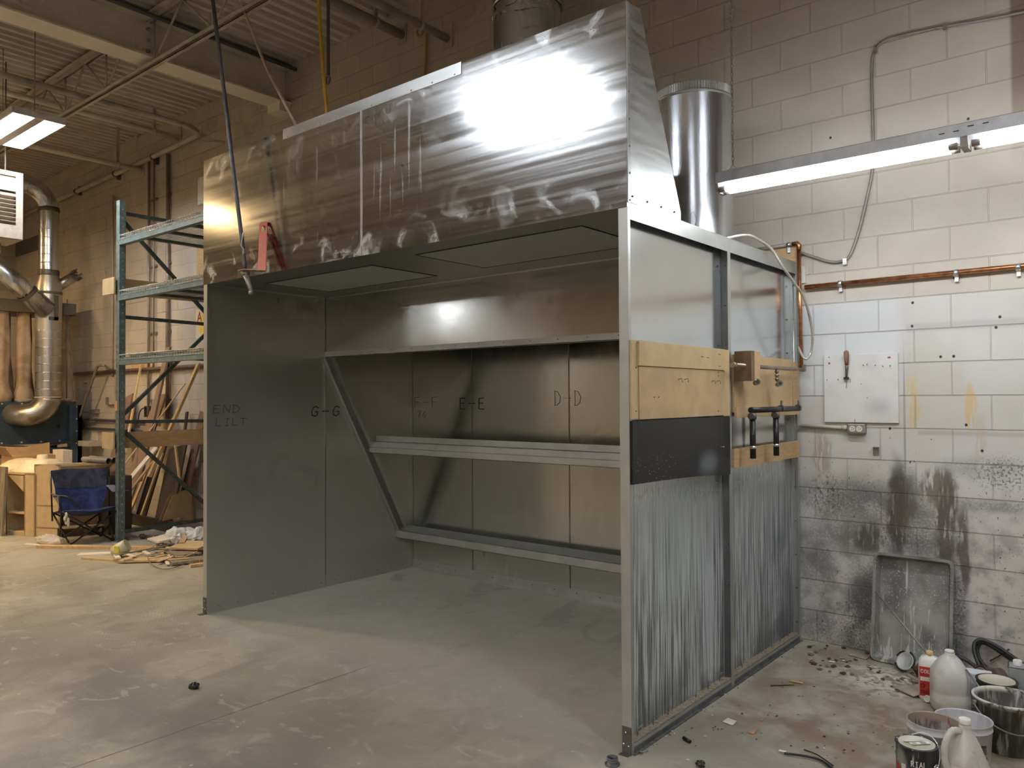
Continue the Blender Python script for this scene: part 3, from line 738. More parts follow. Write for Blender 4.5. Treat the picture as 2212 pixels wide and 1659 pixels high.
# ------------------------------------------------------------------ exhaust ducts on the booth roof
def duct(cx, cy, r0, z1, label, tall):
    r = root('exhaust_duct', (cx, cy, H+.0055), label, 'duct')
    mb = MB(); mb.lathe([(r0, 0), (r0, z1-H-.006)], (cx, cy, H+.0055), 48, close=True); mb.build('pipe', M['duct'], r)
    mb = MB(); mb.lathe([(r0+.022, 0), (r0+.022, .004), (r0+.002, .02)], (cx, cy, H+.0055), 48, close=True); mb.build('collar', M['galv_trim'], r)
    if not tall:
        mb = MB(); mb.lathe([(r0, 0), (r0+.008, .006), (r0+.008, .016), (r0, .022)], (cx, cy, z1-.01), 48, close=True)
        n = 190; o = len(mb.v)
        for j in range(n):
            t = 2*PI*j/n; rr = r0-.002 + (.005 if j % 2 else -.003)
            for z in (z1+.01, z1+.062): mb.v.append(Vector((cx+rr*math.cos(t), cy+rr*math.sin(t), z)))
        for j in range(n):
            k = (j+1) % n; mb.f.append((o+2*j, o+2*k, o+2*k+1, o+2*j+1)); mb.mi.append(0); mb.sm.append(False)
        mb.build('crimped_end', M['galv_trim'], r)
    else:
        zt = at(1140, 8, y=cy).z
        mb = MB(); mb.lathe([(r0+.006, 0), (r0+.012, .004), (r0+.012, .05), (r0+.006, .056)], (cx, cy, zt-.05), 48, close=True); mb.build('joint_band', M['chrome'], r)
        mb = MB(); mb.lathe([(r0+.0, 0), (r0+.016, .006), (r0+.016, .02), (r0, .026)], (cx, cy, ZC-.026), 48, close=True); mb.build('roof_collar', M['galv_trim'], r)
        rnd = random.Random(3)
        for k in range(16):
            mb = MB()
            t = PI*1.05+PI*.95*k/16+rnd.uniform(-.05,.05); z = zt-.07-rnd.uniform(0,.09); q = Vector((cx+(r0+.004)*math.cos(t), cy+(r0+.004)*math.sin(t), z))
            tx = Vector((-math.sin(t), math.cos(t), 0)); mb.obox(q, tx*rnd.uniform(.01,.04), Vector((math.cos(t), math.sin(t), .3))*.002, Vector((0,0,1))*rnd.uniform(.006,.02)+tx*rnd.uniform(-.02,.02)); mb.build('foil_tape', M['chrome'], r)
duct(-.46, 1.60, .248, 3.545, 'short round galvanised duct with open crimped top on the booth roof beside the strip light', False)
duct(-1.85, 1.60, .262, ZC-.001, 'tall round duct rising from the booth roof to the ceiling, jointed with a band', True)

# ------------------------------------------------------------------ boards and pipework fixed to the booth's right side
mb = MB(); g = root('panel_board', (.0, .53, 1.53), 'plywood board of two sheets screwed across the booth side above the black board', 'board')
mb.box((0, .004, 1.525), (.012, .055, 1.888)); mb.build('end_batten', M['mdf'], g)
mb = MB(); mb.box((0, .975, 1.518), (.012, 1.055, 1.886)); mb.build('end_batten', M['mdf'], g)
mb = MB(); mb.box((0, .056, 1.522), (.011, .974, 1.78)); mb.box((.011, .06, 1.523), (.018, .978, 1.768)); lb = mb.build('lower_sheet', M['plyx'], g)
mb = MB(); mb.box((.011, .05, 1.771), (.024, .978, 1.886)); ub = mb.build('upper_strip', M['mdf'], g)
def px(u, v, x=0.02): return at(u, v, x=x)
dots([px(u, v, .018) for u, v in [(1374,794),(1374,888),(1552,804),(1552,888),(1413,858),(1423,858),(1552,812)]], (1,0,0), .004, lb, 'screws', M['rivet_dark'], .002)
for u, v in [(1465,820),(1478,820),(1537,824),(1548,824)]: q = px(u, v, .018); mb = MB(); mb.tube([q, q+Vector((.02, 0, .006)), q+Vector((.024, 0, -.014))], .002, 6); mb.build('nail', M['rivet'], lb)
for u, v in [(1515,770),(1527,772),(1375,740),(1552,765),(1552,790)]: q = px(u, v, .024); mb = MB(); mb.tube([q, q+Vector((.014, 0, -.004))], .002, 6); mb.build('nail', M['rivet'], ub)

def m_black():
    g = G('black spattered board'); X,Y,Z = g.xyz()
    v = g.mul(g.ss(g.voro(75), .24, .16), g.ss(g.xyz(g.voro(75, out='Color'))[0], .45, .5))
    mk = g.mul(g.blob(Y, Z, .24, 1.28, .22, .07, .8), v)
    c = g.mix(g.mul(mk, .95), (.010,.010,.011), (.6,.6,.6))
    c = g.mix(g.mul(g.blob(Y, Z, .78, 1.27, .09, .05, .8), .35), c, (.35,.38,.42))
    return g.out(c, .33)
mb = MB(); n = 12
top = [(.0, .004+1.046*k/n, 1.516) for k in range(n+1)]
bot = [(.0, .004+1.046*k/n, 1.226-.035*(k/n)+.008*math.sin(PI*k/n)) for k in range(n+1)]
mb.prism(top+bot[::-1], (.014, 0, 0)); g = root('black_board', (0, .53, 1.2), 'black board with white paint spatter on the booth side, under the plywood', 'board')
mb.build('sheet', m_black(), g)
q = px(1553, 965, .014); mb = MB(); mb.tube([q, q+Vector((.03,-.004,.001))], .0025, 6); mb.tube([q+Vector((.03,-.004,.001)), q+Vector((.032,-.004,.001))], .005, 8); mb.build('nail', M['galv_edge'], g)

g = root('panel_board', (0, 1.62, 1.50), 'birch plywood board behind the copper nozzles on the booth side', 'board')
mb = MB(); mb.box((0, 1.115, 1.535), (.012, 2.03, 1.865)); mb.build('sheet', M['plyx'], g)
mb = MB(); mb.box((.0, 2.035, 1.505), (.014, 2.15, 1.852)); mb.build('end_batten', M['ply'], g)
mb = MB(); mb.box((.012, 1.115, 1.505), (.026, 2.03, 1.565)); mb.build('bottom_strip', M['mdf'], g)
g = root('wood_block', (.05, 1.19, 1.72), 'brown laminated wood block clamping the brass rail to the booth post', 'block')
mb = MB(); mb.box((.027, 1.09, 1.712), (.125, 1.135, 1.880)); mb.build('end_grain_layers', wood('walnut block', (.22,.13,.07), (1,30,1.5), .6), g)
mb = MB(); mb.box((.027, 1.136, 1.715), (.125, 1.215, 1.878)); mb.build('birch_layer', M['plyx'], g)

g = root('brass_rail', (.085, 1.5, 1.80), 'tarnished brass pipe rail with two hanging tee nozzles on the booth side', 'pipe rail')
mb = MB(); mb.tube([(.085, .94, 1.797), (.085, 2.02, 1.797)], .0115, 12); mb.tube([(.085, .93, 1.797), (.085, .965, 1.797)], .016, 12); mb.build('pipe', M['brass'], g)
mb = MB(); mb.tube([(.085, 2.01, 1.797), (.085, 2.04, 1.797), (.085, 2.045, 1.83)], .014, 10); mb.build('elbow', M['brass'], g)
for yy, zz in ((1.23, 1.71), (1.57, 1.705)):
    mb = MB(); mb.tube([(.085, yy, 1.797), (.085, yy, zz+.01)], .008, 10)
    for k in range(3): mb.lathe([(.013,0),(.013,.012)], (.085, yy, zz+.02+.022*k), 8)
    nz = mb.build('nozzle_drop', M['brass'], g)
    mb = MB(); mb.tube([(.085+.03, yy-.045, zz-.002), (.085-.01, yy+.035, zz-.008)], .0145, 12); mb.lathe([(.018,0),(.018,.018)], (.118, yy-.05, zz-.002), 12, (.6,-.8,0)); mb.build('tee', M['brass'], nz)
    mb = MB(); mb.lathe([(.010,0),(.010,.002)], (.1295, yy-.0655, zz-.002), 10, (.6,-.8,0)); mb.build('bore', M['rivet_dark'], nz)

g = root('black_pipe_rack', (.10, 1.5, 1.27), 'black painted pipe rack with two hanging legs on the booth side', 'pipe rack')
mb = MB(); mb.tube([(.09, 1.16, 1.548), (.09, 1.93, 1.548)], .017, 12); mb.build('pipe', M['black'], g)
for yy, zb in ((1.185, 1.275), (1.535, 1.27)):
    mb = MB(); mb.tube([(.09, yy, 1.50), (.09, yy, zb)], .017, 12); lg = mb.build('hanging_pipe', M['black'], g)
    mb = MB(); mb.tube([(.09, yy, 1.53), (.09, yy, 1.497)], .022, 12); mb.lathe([(.019,0),(.019,.008)], (.09, yy-.02, 1.515), 12, (0,-1,0)); mb.build('union', M['steel_dark'], lg)
    mb = MB(); mb.lathe([(.019,0),(.021,.008),(.019,.016)], (.09, yy, zb+.055), 12); mb.build('clamp_ring', M['chrome'], lg)
for yy in (1.62, 1.91):
    mb = MB(); mb.lathe([(.021,-.012),(.021,.012)], (.09, yy, 1.552), 12, (0,1,0)); mb.box((.09, yy-.012, 1.57), (.095, yy+.012, 1.60)); mb.build('saddle_clamp', M['steel_dark'], g)
g = MB(); g.box((0, 1.108, 1.222), (.013, 2.15, 1.330)); o = g.build('wood_strip', M['ply']); tag(o, 'narrow plywood strip across the booth side under the black pipes, streaked with grey paint', 'board')

# ------------------------------------------------------------------ hanging hose with red bracket in front of the hood
g = root('hanging_hose', (-3.0, -.14, 2.34), 'dark drop hose hanging before the hood, ending in a brass fitting and nozzle', 'hose')
a = at(456, 0, y=-.16); b = at(527, 562, y=-.16); d = a-b; top = b + d*((ZC-b.z)/d.z)
mb = MB(); mb.tube(curve([top, a+Vector((.02,0,0)), (a+b)/2+Vector((.015,0,0)), b+Vector((0,0,.02)), b]), .0135, 10); mb.build('hose', M['strap'], g)
mb = MB(); mb.tube([b+Vector((0,0,.09)), b-Vector((0,0,.04))], .009, 10); mb.build('metal_tail', M['chrome'], g)
c = at(530, 588, y=-.16)
mb = MB(); mb.lathe([(.024,0),(.030,.01),(.030,.03),(.018,.04)], c-Vector((0,0,.025)), 6, None, False); mb.build('brass_nut', M['brass'], g)
e = at(543, 630, y=-.17)
mb = MB(); mb.tube([c-Vector((0,0,.015)), (c+e)/2, e], [.019,.018,.013], 12); mb.lathe([(.014,-.008),(.019,0),(.019,.012),(.012,.02)], e-Vector((0,0,.012)), 12, (-.3,0,1)); mb.build('plug_nozzle', M['graypipe'], g)
mb = MB(); mb.tube([b+Vector((-.016,-.012,.16)), b+Vector((.014,-.014,.19)), b+Vector((-.014,-.014,.1)), b+Vector((.014,-.012,.07)), b+Vector((0,-.01,.03))], .0022, 5); mb.build('white_tie', M['white'], g)
r = root('red_bracket', (-2.86, -.09, 2.5), 'red steel angle bracket with a round hole at its top, resting against the hood', 'bracket')
p0 = at(565, 586, y=-.105); p1 = at(569, 480, y=-.018); ay = (p1-p0).normalized()
wv = Vector((1, 0, 0)); nv = wv.cross(ay).normalized()*-1
def B(a, b, n=0): return p0 + wv*a + ay*b + nv*n
L = (p1-p0).length; hw0, hw1 = .050, .048; cyc = L-.055
mb = MB(); outer = [(-hw0, 0), (hw0, 0), (hw1, L*.75), (hw1, L), (-hw1, L), (-hw1, L*.75)]
# plate with round hole: strip fan
N = 24; ring = [(.030*math.cos(2*PI*k/N), cyc+.030*math.sin(2*PI*k/N)) for k in range(N)]
def edge_pt(t):
    cx, cy = math.cos(t), math.sin(t); s = min(hw1/abs(cx) if abs(cx) > 1e-6 else 9, .055/abs(cy) if abs(cy) > 1e-6 else 9); return (cx*s, cyc+cy*s)
outr = [edge_pt(2*PI*k/N) for k in range(N)]
for k in range(N):
    j = (k+1) % N
    for n0 in (0, .004): mb._add([B(*ring[k], n0), B(*ring[j], n0), B(*outr[j], n0), B(*outr[k], n0)], [(0,1,2,3)])
    mb._add([B(*ring[k], 0), B(*ring[j], 0), B(*ring[j], .004), B(*ring[k], .004)], [(0,1,2,3)])
    mb._add([B(*outr[k], 0), B(*outr[j], 0), B(*outr[j], .004), B(*outr[k], .004)], [(0,1,2,3)])
mb.prism([B(-hw0, 0), B(hw0, 0), B(hw1, cyc-.055), B(-hw1, cyc-.055)], nv*.004)
mb.prism([B(-.020, 0, .004), B(-.010, 0, .004), B(-.010, L*.62, .004), B(-.020, L*.62, .004)], nv*.009)
mb.prism([B(.018, 0, .004), B(.030, 0, .004), B(.030, L*.66, .004), B(.018, L*.66, .004)], nv*.012)
mb.build('upright_arm', M['red'], r)
q = at(513, 580, y=-.20)
mb = MB(); fl = [B(-hw0, 0), B(hw0, 0), Vector((q.x+.09, -.20, p0.z+.006)), Vector((q.x, -.20, p0.z+.006))]
mb.prism(fl, (0, 0, .005)); mb.build('foot_plate', plain('worn red plate', (.40,.26,.18), .5), r)
for q in (B(.016, cyc+.005, .006), B(-.003, L-.01, .005), B(-.003, L-.10, .005)): mb = MB(); mb.sphere(q, .005, 8); mb.build('screw', M['chrome'], r)
# other hoses dropping behind the hood from the ceiling
def drop(u0, v0, u1, v1, y, rad, mat, name, label, cat, zend=None, bow=.03):
    a = at(u0, v0, y=y); b = at(u1, v1, y=y); d = b-a; t0 = (ZC-a.z)/d.z; top = a+d*t0
    t1 = ((zend or b.z-.5)-a.z)/d.z; end = a+d*t1
    mb = MB(); mb.tube(curve([top, a, (a+b)/2+Vector((-bow,0,-bow)), b, end]), rad, 10)
    return tag(mb.build(name, M[mat]), label, cat)
drop(519, 0, 642, 275, .62, .012, 'rope', 'air_tube', 'cream tube slanting down from the roof steel behind the hood', 'hose', 3.3)
drop(688, 0, 707, 252, .62, .013, 'yellow', 'yellow_hose', 'yellow hose dropping straight behind the hood top', 'hose', 3.3, .01)
g = root('strap_hanger', (-3.5, 1.0, 4.3), 'flat dark strap hanging from the roof with an eye at its end', 'strap')
a = at(709, 12, y=1.0); b = at(708, 165, y=1.0)
mb = MB(); mb.box((a.x-.018, .997, b.z), (a.x+.018, 1.003, ZC)); mb.build('strap', M['strap'], g)
mb = MB(); pts = [(b.x+.028*math.cos(t), 1.0, b.z-.03+.034*math.sin(t)) for t in [2*PI*k/16 for k in range(17)]]; mb.tube(pts, .009, 8, False); mb.build('eye', M['graypipe'], g)
# yellow cord looped over the far pipe with a small coil and a tail
pz = at(900, 45, y=2.1)
pts = [at(780, -20, y=1.2), at(815, 12, y=1.5), at(850, 28, y=1.8), at(880, 35, y=2.0), at(905, 42, y=2.1), at(914, 56, y=2.12), at(912, 72, y=2.13), at(905, 79, y=2.13), at(901, 68, y=2.13), at(908, 54, y=2.14), at(921, 60, y=2.15), at(922, 75, y=2.16), at(920, 120, y=2.17), at(917, 175, y=2.18)]
mb = MB(); mb.tube(curve(pts, 5), .011, 8); tag(mb.build('coiled_cord', plain('dusty yellow cord', (.42,.27,.05), .6)), 'dusty yellow cord coiled over the far overhead pipe end', 'cord')

# ------------------------------------------------------------------ right hand wall fittings
def wtube(pts, y, rad, mat, n=8, k=6): 
    mb = MB(); mb.tube(curve([at(u, v, y=y) for u, v in pts], k), rad, n); return mb
# armoured cable: from the upper right down to the strip light, then on to the booth
def bx(pts, rad):
    """armoured cable with a wound surface"""
    P = curve(pts, 10); mb = MB(); out = []; rs = []
    L = 0; prev = P[0]; step = rad*1.6
    samples = []
    for a, b in zip(P, P[1:]):
        d = (b-a).length; n = max(1, int(d/(step/2)))
        for i in range(n): samples.append(a+(b-a)*i/n)
    samples.append(P[-1])
    mb.tube(samples, [rad*(1.0 if i % 2 else .80) for i in range(len(samples))], 8); return mb
g = root('armoured_cable', (.9, 2.18, 3.6), 'grey armoured cable clipped to the block wall, dropping behind the strip light to the pipes', 'cable')
pts = [at(u, v, y=2.186) for u, v in [(2260,18),(2212,26),(2120,44),(2041,57),(1960,74),(1912,88),(1888,112),(1883,160),(1884,230),(1886,310),(1884,370),(1870,440),(1855,500),(1838,548),(1822,563),(1795,566),(1760,556),(1727,545)]]
mb = bx(pts, .0105); mb.build('sheath', M['graypipe'], g)
for u, v in [(2041,57),(1890,108),(1824,565)]:
    q = at(u, v, y=2.17); mb = MB(); mb.box((q.x-.012, 2.172, q.z-.02), (q.x+.012, 2.199, q.z+.02)); mb.build('clip', M['chrome'], g)
def mcop(): 
    return M['copper']
zc1 = at(1735, 622, y=2.16).z
g = root('copper_pipe', (.7, 2.165, zc1), 'long horizontal copper pipe clipped to the block wall right of the booth', 'pipe')
mb = MB(); mb.tube([(.055, 2.163, zc1+.004), (3.5, 2.163, zc1+.02)], .0155, 12); mb.build('pipe', M['copper'], g)
for u in (1814, 2065, 2200):
    q = at(u, 600, y=2.16); mb = MB(); mb.lathe([(.021,-.012),(.021,.012)], (q.x, 2.163, zc1+.006), 12, (1,0,0)); mb.box((q.x-.010, 2.175, zc1-.045), (q.x+.010, 2.1995, zc1)); mb.build('clip', M['galv_edge'], g)
g = root('copper_riser', (.03, 2.14, 2.3), 'upright copper pipe at the booth corner with an elbow at its top', 'pipe')
zt = at(1725, 527, y=2.15).z
mb = MB(); mb.tube([(.03, 2.15, 1.815), (.022, 2.15, zt-.02)], .0125, 12); mb.build('pipe', M['copper'], g)
mb = MB(); mb.tube([(.022, 2.15, zt-.04), (.022, 2.15, zt-.008), (.012, 2.15, zt+.004), (-.02, 2.15, zt+.004)], .016, 12); mb.build('elbow', M['copper'], g)
mb = MB(); mb.tube([(-.02, 2.15, zt+.004), (-.40, 2.15, zt-.005)], .0125, 12); mb.build('top_run', M['graypipe'], g)
mb = MB(); mb.lathe([(.018,-.01),(.018,.01)], (-.045, 2.15, zt+.003), 12, (1,0,0)); mb.box((-.055, 2.15, zt-.05), (-.035, 2.16, zt)); mb.build('clip', M['chrome'], g)
mb = MB(); mb.box((-.35, 2.168, zt-.145), (.0, 2.186, zt-.008)); tag(mb.build('backing_board', M['ply']), 'small plywood backing board on the wall behind the copper elbow', 'board')
mb = MB(); mb.box((-.115, 2.1855, zt-.26), (.05, 2.1995, zt-.147)); tag(mb.build('paper_scrap', plain('grey paper', (.60,.58,.52), .8)), 'torn grey card below the plywood backing at the booth corner', 'card')
# flexible armoured hose looping out of the roof and back to the booth side
pts = [at(1588,505,y=1.55)+Vector((0,0,0))]
pts = [Vector((-.11, 1.20, 2.545)), at(1610,508,y=1.32), at(1640,519,x=.02), at(1668,540,x=.05), at(1690,575,x=.09), at(1715,610,x=.12), at(1735,640,x=.14), at(1748,680,x=.14), at(1755,725,x=.13), at(1752,760,x=.11), at(1742,775,x=.09), at(1733,768,x=.06), at(1725,750,x=.012)]
mb = bx(pts, .0095); tag(mb.build('flexible_conduit', plain('pale flexible conduit', (.55,.50,.42), .4, .5)), 'pale flexible conduit looping over the booth top corner and back into its side', 'conduit')

# white board with brush
P0 = at(1779, 768, y=2.18); P1 = at(1941, 914, y=2.18)
g = root('tool_board', ((P0.x+P1.x)/2, 2.19, P1.z), 'white painted square board screwed to the block wall above the outlet', 'board')
def m_board():
    q = G('white paint-marked board'); X,Y,Z = q.xyz()
    c = q.mix(q.ss(q.noise(5, detail=5), .4, .7), (.70,.68,.63), (.62,.60,.56))
    c = q.mix(q.mul(q.blob(X, Z, P0.x+.33, P1.z+.10, .06, .05, .9), .5), c, (.42,.42,.41))
    for (x, z, a, b) in [(.035,.385,.007,.007),(.40,.41,.010,.006),(.165,.27,.002,.016),(.19,.01,.002,.012)]:
        c = q.mix(q.blob(X, Z, P0.x+x, P1.z+z, a, b, .3), c, (.35,.05,.04))
    c = q.mix(q.mul(q.ss(q.voro(30), .15, .08), q.ss(q.xyz(q.voro(30, out='Color'))[0], .86, .9)), c, (.12,.10,.09))
    return q.out(c, .45)
mb = MB(); mb.box((P0.x, 2.182, P1.z), (P1.x, 2.1995, P0.z)); sh = mb.build('sheet', m_board(), g, bevel=.001)
for u, v in [(1864,788),(1872,786),(1890,788),(1906,790),(1922,789),(1786,820),(1810,819)]: q = at(u, v, y=2.182); mb = MB(); mb.tube([q, q+Vector((.008,-.022,-.004))], .0022, 6); mb.sphere(q+Vector((.008,-.022,-.004)), .004, 6); mb.build('screw', M['rivet'], g)
g = root('paint_brush', (.30, 2.16, 1.7), 'old wooden-handled brush hanging on the white board', 'brush')
a = at(1828, 757, y=2.165); b = at(1829, 788, y=2.165); c = at(1828, 818, y=2.165)
mb = MB(); mb.tube([a, a-Vector((0,0,.012)), (a+b)/2, b], [.008,.016,.015,.012], 12); mb.build('handle', wood('old brush handle', (.27,.15,.09), (9,9,1), .6), g)
mb = MB(); mb.tube([b, b-Vector((0,0,.02)), c], [.009,.010,.006], 8); mb.build('ferrule', M['steel_dark'], g)
mb = MB(); mb.bar(c+Vector((0,0,.01)), c-Vector((0,0,.006)), .03, .012, (0,1,0)); mb.build('bristles', M['black'], g)
q = at(1828, 838, y=2.18); mb = MB(); mb.tube([c+Vector((0,.012,0)), q+Vector((0,.0,0))], .0012, 5); mb.build('wire', M['rivet'], g)
# outlet and conduit
q = at(1850, 926, y=2.17); g = root('outlet_box', (q.x, 2.18, q.z-.03), 'grey surface outlet box with two ivory sockets under the white board', 'outlet')
mb = MB(); mb.box((q.x-.056, 2.155, q.z-.032), (q.x+.056, 2.1995, q.z+.032)); mb.build('box', M['graypipe'], g, bevel=.008)
for s in (-1, 1):
    mb = MB(); mb.lathe([(.019,0),(.019,.004)], (q.x+s*.021, 2.157, q.z), 20, (0,-1,0)); f = mb.build('socket', plain('ivory', (.72,.66,.52), .4), g)
    mb = MB(); xx = q.x+s*.021
    for dz in (-.007, .007): mb.box((xx-.006, 2.152, q.z+dz-.0015), (xx+.001, 2.1535, q.z+dz+.0015))
    mb.lathe([(.003,0),(.003,.0012)], (xx+.008, 2.1533, q.z), 8, (0,-1,0)); mb.build('slots', M['rivet_dark'], f)
mb = MB(); mb.lathe([(.004,0),(.004,.003)], (q.x, 2.156, q.z), 8, (0,-1,0)); mb.build('screw', M['brass'], g)
mb = MB(); mb.tube([(.01, 2.178, q.z+.014), (q.x-.057, 2.178, q.z+.004)], .0115, 10); mb.tube([(q.x-.09, 2.178, q.z+.005), (q.x-.0565, 2.178, q.z+.004)], .015, 10); tag(mb.build('wall_conduit', M['conduit']), 'short cream conduit feeding the outlet box from the booth corner', 'conduit')
# small angle bracket
a = at(1885, 966, y=2.19); b = at(1899, 984, y=2.19)
mb = MB(); mb.box((a.x, 2.195, b.z), (b.x, 2.1995, a.z)); mb.prism([(a.x-.0, 2.195, a.z), (b.x, 2.195, a.z), (b.x, 2.10, a.z+.004), (a.x+.03, 2.10, a.z+.004)], (0,0,.003)); tag(mb.build('shelf_bracket', M['graypipe']), 'small grey angle bracket on the wall below the outlet', 'bracket')

# ------------------------------------------------------------------ dust collector on the left
XD = -11.2
r = root('dust_collector', (XD-.4, .8, 0), 'dark blue dust collector with rows of hanging tan filter bags', 'dust collector')
mb = MB(); mb.box((XD-.9, -.9, .965), (XD, 1.97, 1.600)); hop = mb.build('hopper_box', M['blue'], r)
mb = MB(); mb.box((XD, 1.85, .0), (XD+.09, 2.03, 1.545)); mb.box((XD-.08, 1.97, .0), (XD+.09, 2.03, 1.545)); fr = mb.build('leg', M['blue'], r)
mb = MB(); mb.box((XD-.9, 1.9, 0), (XD-.8, 2.0, .965)); mb.build('leg', M['blue'], r)
mb = MB(); mb.box((XD, -.9, .78), (XD+.07, 1.85, .90)); mb.build('lower_rail', M['blue'], r)
dots([(XD, -.6+.26*k, 1.573) for k in range(10)] + [(XD, -.6+.26*k, .995) for k in range(10)], (1,0,0), .017, hop, 'bolts', M['conduit'], .015)
dots([(XD+.09, 1.95, .95+.19*k) for k in range(4)], (1,0,0), .015, fr, 'bolts', M['conduit'], .012)
mb = MB(); mb.box((XD-.9, -.9, 2.95), (XD-.02, 1.98, 3.13)); mb.build('header_channel', M['header'], r)
mb = MB(); mb.tube([(XD-.06, 1.86, 1.6), (XD-.06, 1.86, 2.95)], .012, 6); mb.build('frame_rod', M['graypipe'], r)
mb = MB(); mb.tube([(XD-.06, 1.86, 3.13), (XD-.06, 1.86, 3.2)], .009, 6); mb.build('rod_end', M['graypipe'], r)
def bag(cx, cy, seed):
    rnd = random.Random(seed); mb = MB(); n, K = 28, 18; z0, z1 = 1.602, 2.95
    o = len(mb.v)
    for i in range(K+1):
        f = i/K; z = z0+(z1-z0)*f
        rad = .115+.02*math.sin(f*9+seed)*(1-f) + .03*math.exp(-((f-.07)/.06)**2) - .035*f
        if i == 0: rad = .115
        for j in range(n):
            t = 2*PI*j/n; w = 1+.10*math.sin(3*t+seed+f*2.5)+.05*math.sin(5*t+seed*2-f*3)
            mb.v.append(Vector((cx+rad*w*math.cos(t), cy+rad*w*math.sin(t), z)))
    for i in range(K):
        for j in range(n):
            k = (j+1) % n; mb.f.append((o+i*n+j, o+i*n+k, o+(i+1)*n+k, o+(i+1)*n+j)); mb.mi.append(0); mb.sm.append(True)
    b = mb.build('filter_bag', M['bagfab'], r)
    mb = MB(); mb.lathe([(.125,0),(.125,.045),(.115,.05)], (cx, cy, 1.601), 24); mb.build('clamp_band', M['conduit'], b)
for k in range(5): bag(XD-.17, .72+.285*k, k+1)
for k in range(4): bag(XD-.52, .86+.285*k, k+11)
# ductwork in front
r = root('spiral_duct', (XD+.35, 1.36, 1.2), 'dusty spiral duct with two branch stubs feeding the blue dust collector', 'duct')
def dq(u, v, x=XD+.32): return at(u, v, x=x)
a = dq(104, 855); XU = a.y
def zz(v): return dq(104, v).z
mb = MB(); mb.lathe([(.175, 0), (.178, zz(700)-zz(858))], (XD+.32, XU, zz(858)), 28, close=True); lp_ = mb.build('lower_pipe', M['duct_dull'], r)
for v in (716,734,752,770,788,806,824,842): mb = MB(); mb.lathe([(.176,0),(.182,.006),(.176,.012)], (XD+.32, XU, zz(v)), 28, close=True); mb.build('spiral_seam', M['duct'], lp_)
mb = MB(); mb.lathe([(.178,0),(.186,.01),(.178,.02)], (XD+.32, XU, zz(860)), 28, close=True); mb.build('tape_band', M['conduit'], r)
mb = MB(); mb.lathe([(.180, 0), (.165, (zz(594)-zz(632))*.5), (.135, zz(594)-zz(632))], (XD+.32, XU, zz(634)), 28, close=True); mb.lathe([(.178, 0),(.180, zz(634)-zz(700))], (XD+.32, XU, zz(700)), 28, close=True); mb.build('branch_section', M['duct_dull'], r)
mb = MB(); mb.lathe([(.134, 0), (.134, zz(455)-zz(594))], (XD+.32, XU, zz(594)), 28, close=True); up = mb.build('upper_pipe', M['duct'], r)
for v in (480,498,516,534,552,570):
    mb = MB(); mb.lathe([(.136,0),(.139,.006),(.136,.012)], (XD+.32, XU, zz(v)), 28, close=True); mb.build('spiral_seam', M['duct'], up)
mb = MB(); mb.lathe([(.137,0),(.141,.02),(.141,.06),(.137,.08)], (XD+.32, XU, zz(594)-.01), 28, close=True); mb.build('tape_band', M['steel_dark'], r)
mb = MB(); mb.lathe([(.182,0),(.184,.04)], (XD+.32, XU, zz(634)-.02), 28, close=True); mb.build('tape_band', M['steel_dark'], r)
mb = MB()
mb.box((XD+.49, XU-.06, zz(693)), (XD+.505, XU+.07, zz(686))); mb.box((XD+.49, XU+.01, zz(693)), (XD+.505, XU+.07, zz(640))); mb.build('tape_patch', M['steel_dark'], r)
mb = MB(); mb.lathe([(.137,0),(.142,.02),(.142,.05),(.137,.07)], (XD+.32, XU, zz(458)), 28, close=True); mb.build('tape_band', M['steel_dark'], r)
# elbow into the box
c = Vector((XD+.32, XU, zz(856))); pts = [c]
for k in range(1, 8):
    t = k/7*PI/2; pts.append(c + Vector((-.10*(1-math.cos(t)), -.26*(1-math.cos(t)), -.28*math.sin(t))))
pts += [pts[-1]+Vector((-.10, -.06, .0)), pts[-1]+Vector((-.25, -.11, .02))]
mb = MB(); mb.tube(pts, [.172]*5+[.165]*3+[.15,.15], 24); mb.build('elbow', M['duct_dull'], r)
# branch going up left, stub going up right
p = Vector((XD+.42, XU-.06, zz(672))); q = at(-40, 545, x=XD+.55)
mb = MB(); mb.tube([p, q], [.145,.13], 24); br = mb.build('branch_pipe', M['duct'], r)
mb = MB(); e = p.lerp(q, .28); f = p.lerp(q, .33); mb.tube([e, f], [.148,.146], 24, False); mb.build('tape_band', M['steel_dark'], br)
p = Vector((XD+.30, XU+.08, zz(622))); q = Vector((XD+.35, XU+.36, zz(590)))
mb = MB(); mb.tube([p, q], .075, 18, True); br = mb.build('branch_stub', M['duct_dull'], r)
mb = MB()
for k in range(9):
    t = 2*PI*k/9; d = (q-p).normalized(); a1 = d.cross(Vector((1,0,0))).normalized(); b1 = d.cross(a1)
    w = q + (a1*math.cos(t)+b1*math.sin(t))*.075; mb.obox(w+d*.02, a1*.012, b1*.012, d*.04*(1+.5*math.sin(3*k)))
mb.build('torn_edge', M['steel_dark'], br)
# top elbow
c = Vector((XD+.32, XU, zz(455))); pts = [c]
for k in range(1, 7):
    t = k/6*PI/2; pts.append(c+Vector((0, -.36*(1-math.cos(t)), .34*math.sin(t))))
pts.append(pts[-1]+Vector((0, -1.2, .02)))
mb = MB(); mb.tube(pts, .134, 24); mb.build('top_elbow', M['duct'], r)
mb = MB(); mb.tube([pts[-1]-Vector((0,-.4,0)), pts[-1]+Vector((0,.4,1.3)) if False else Vector((XD+.32, pts[-1].y+.4, ZC))], .006, 6); mb.build('hanger_wire', M['graypipe'], r)

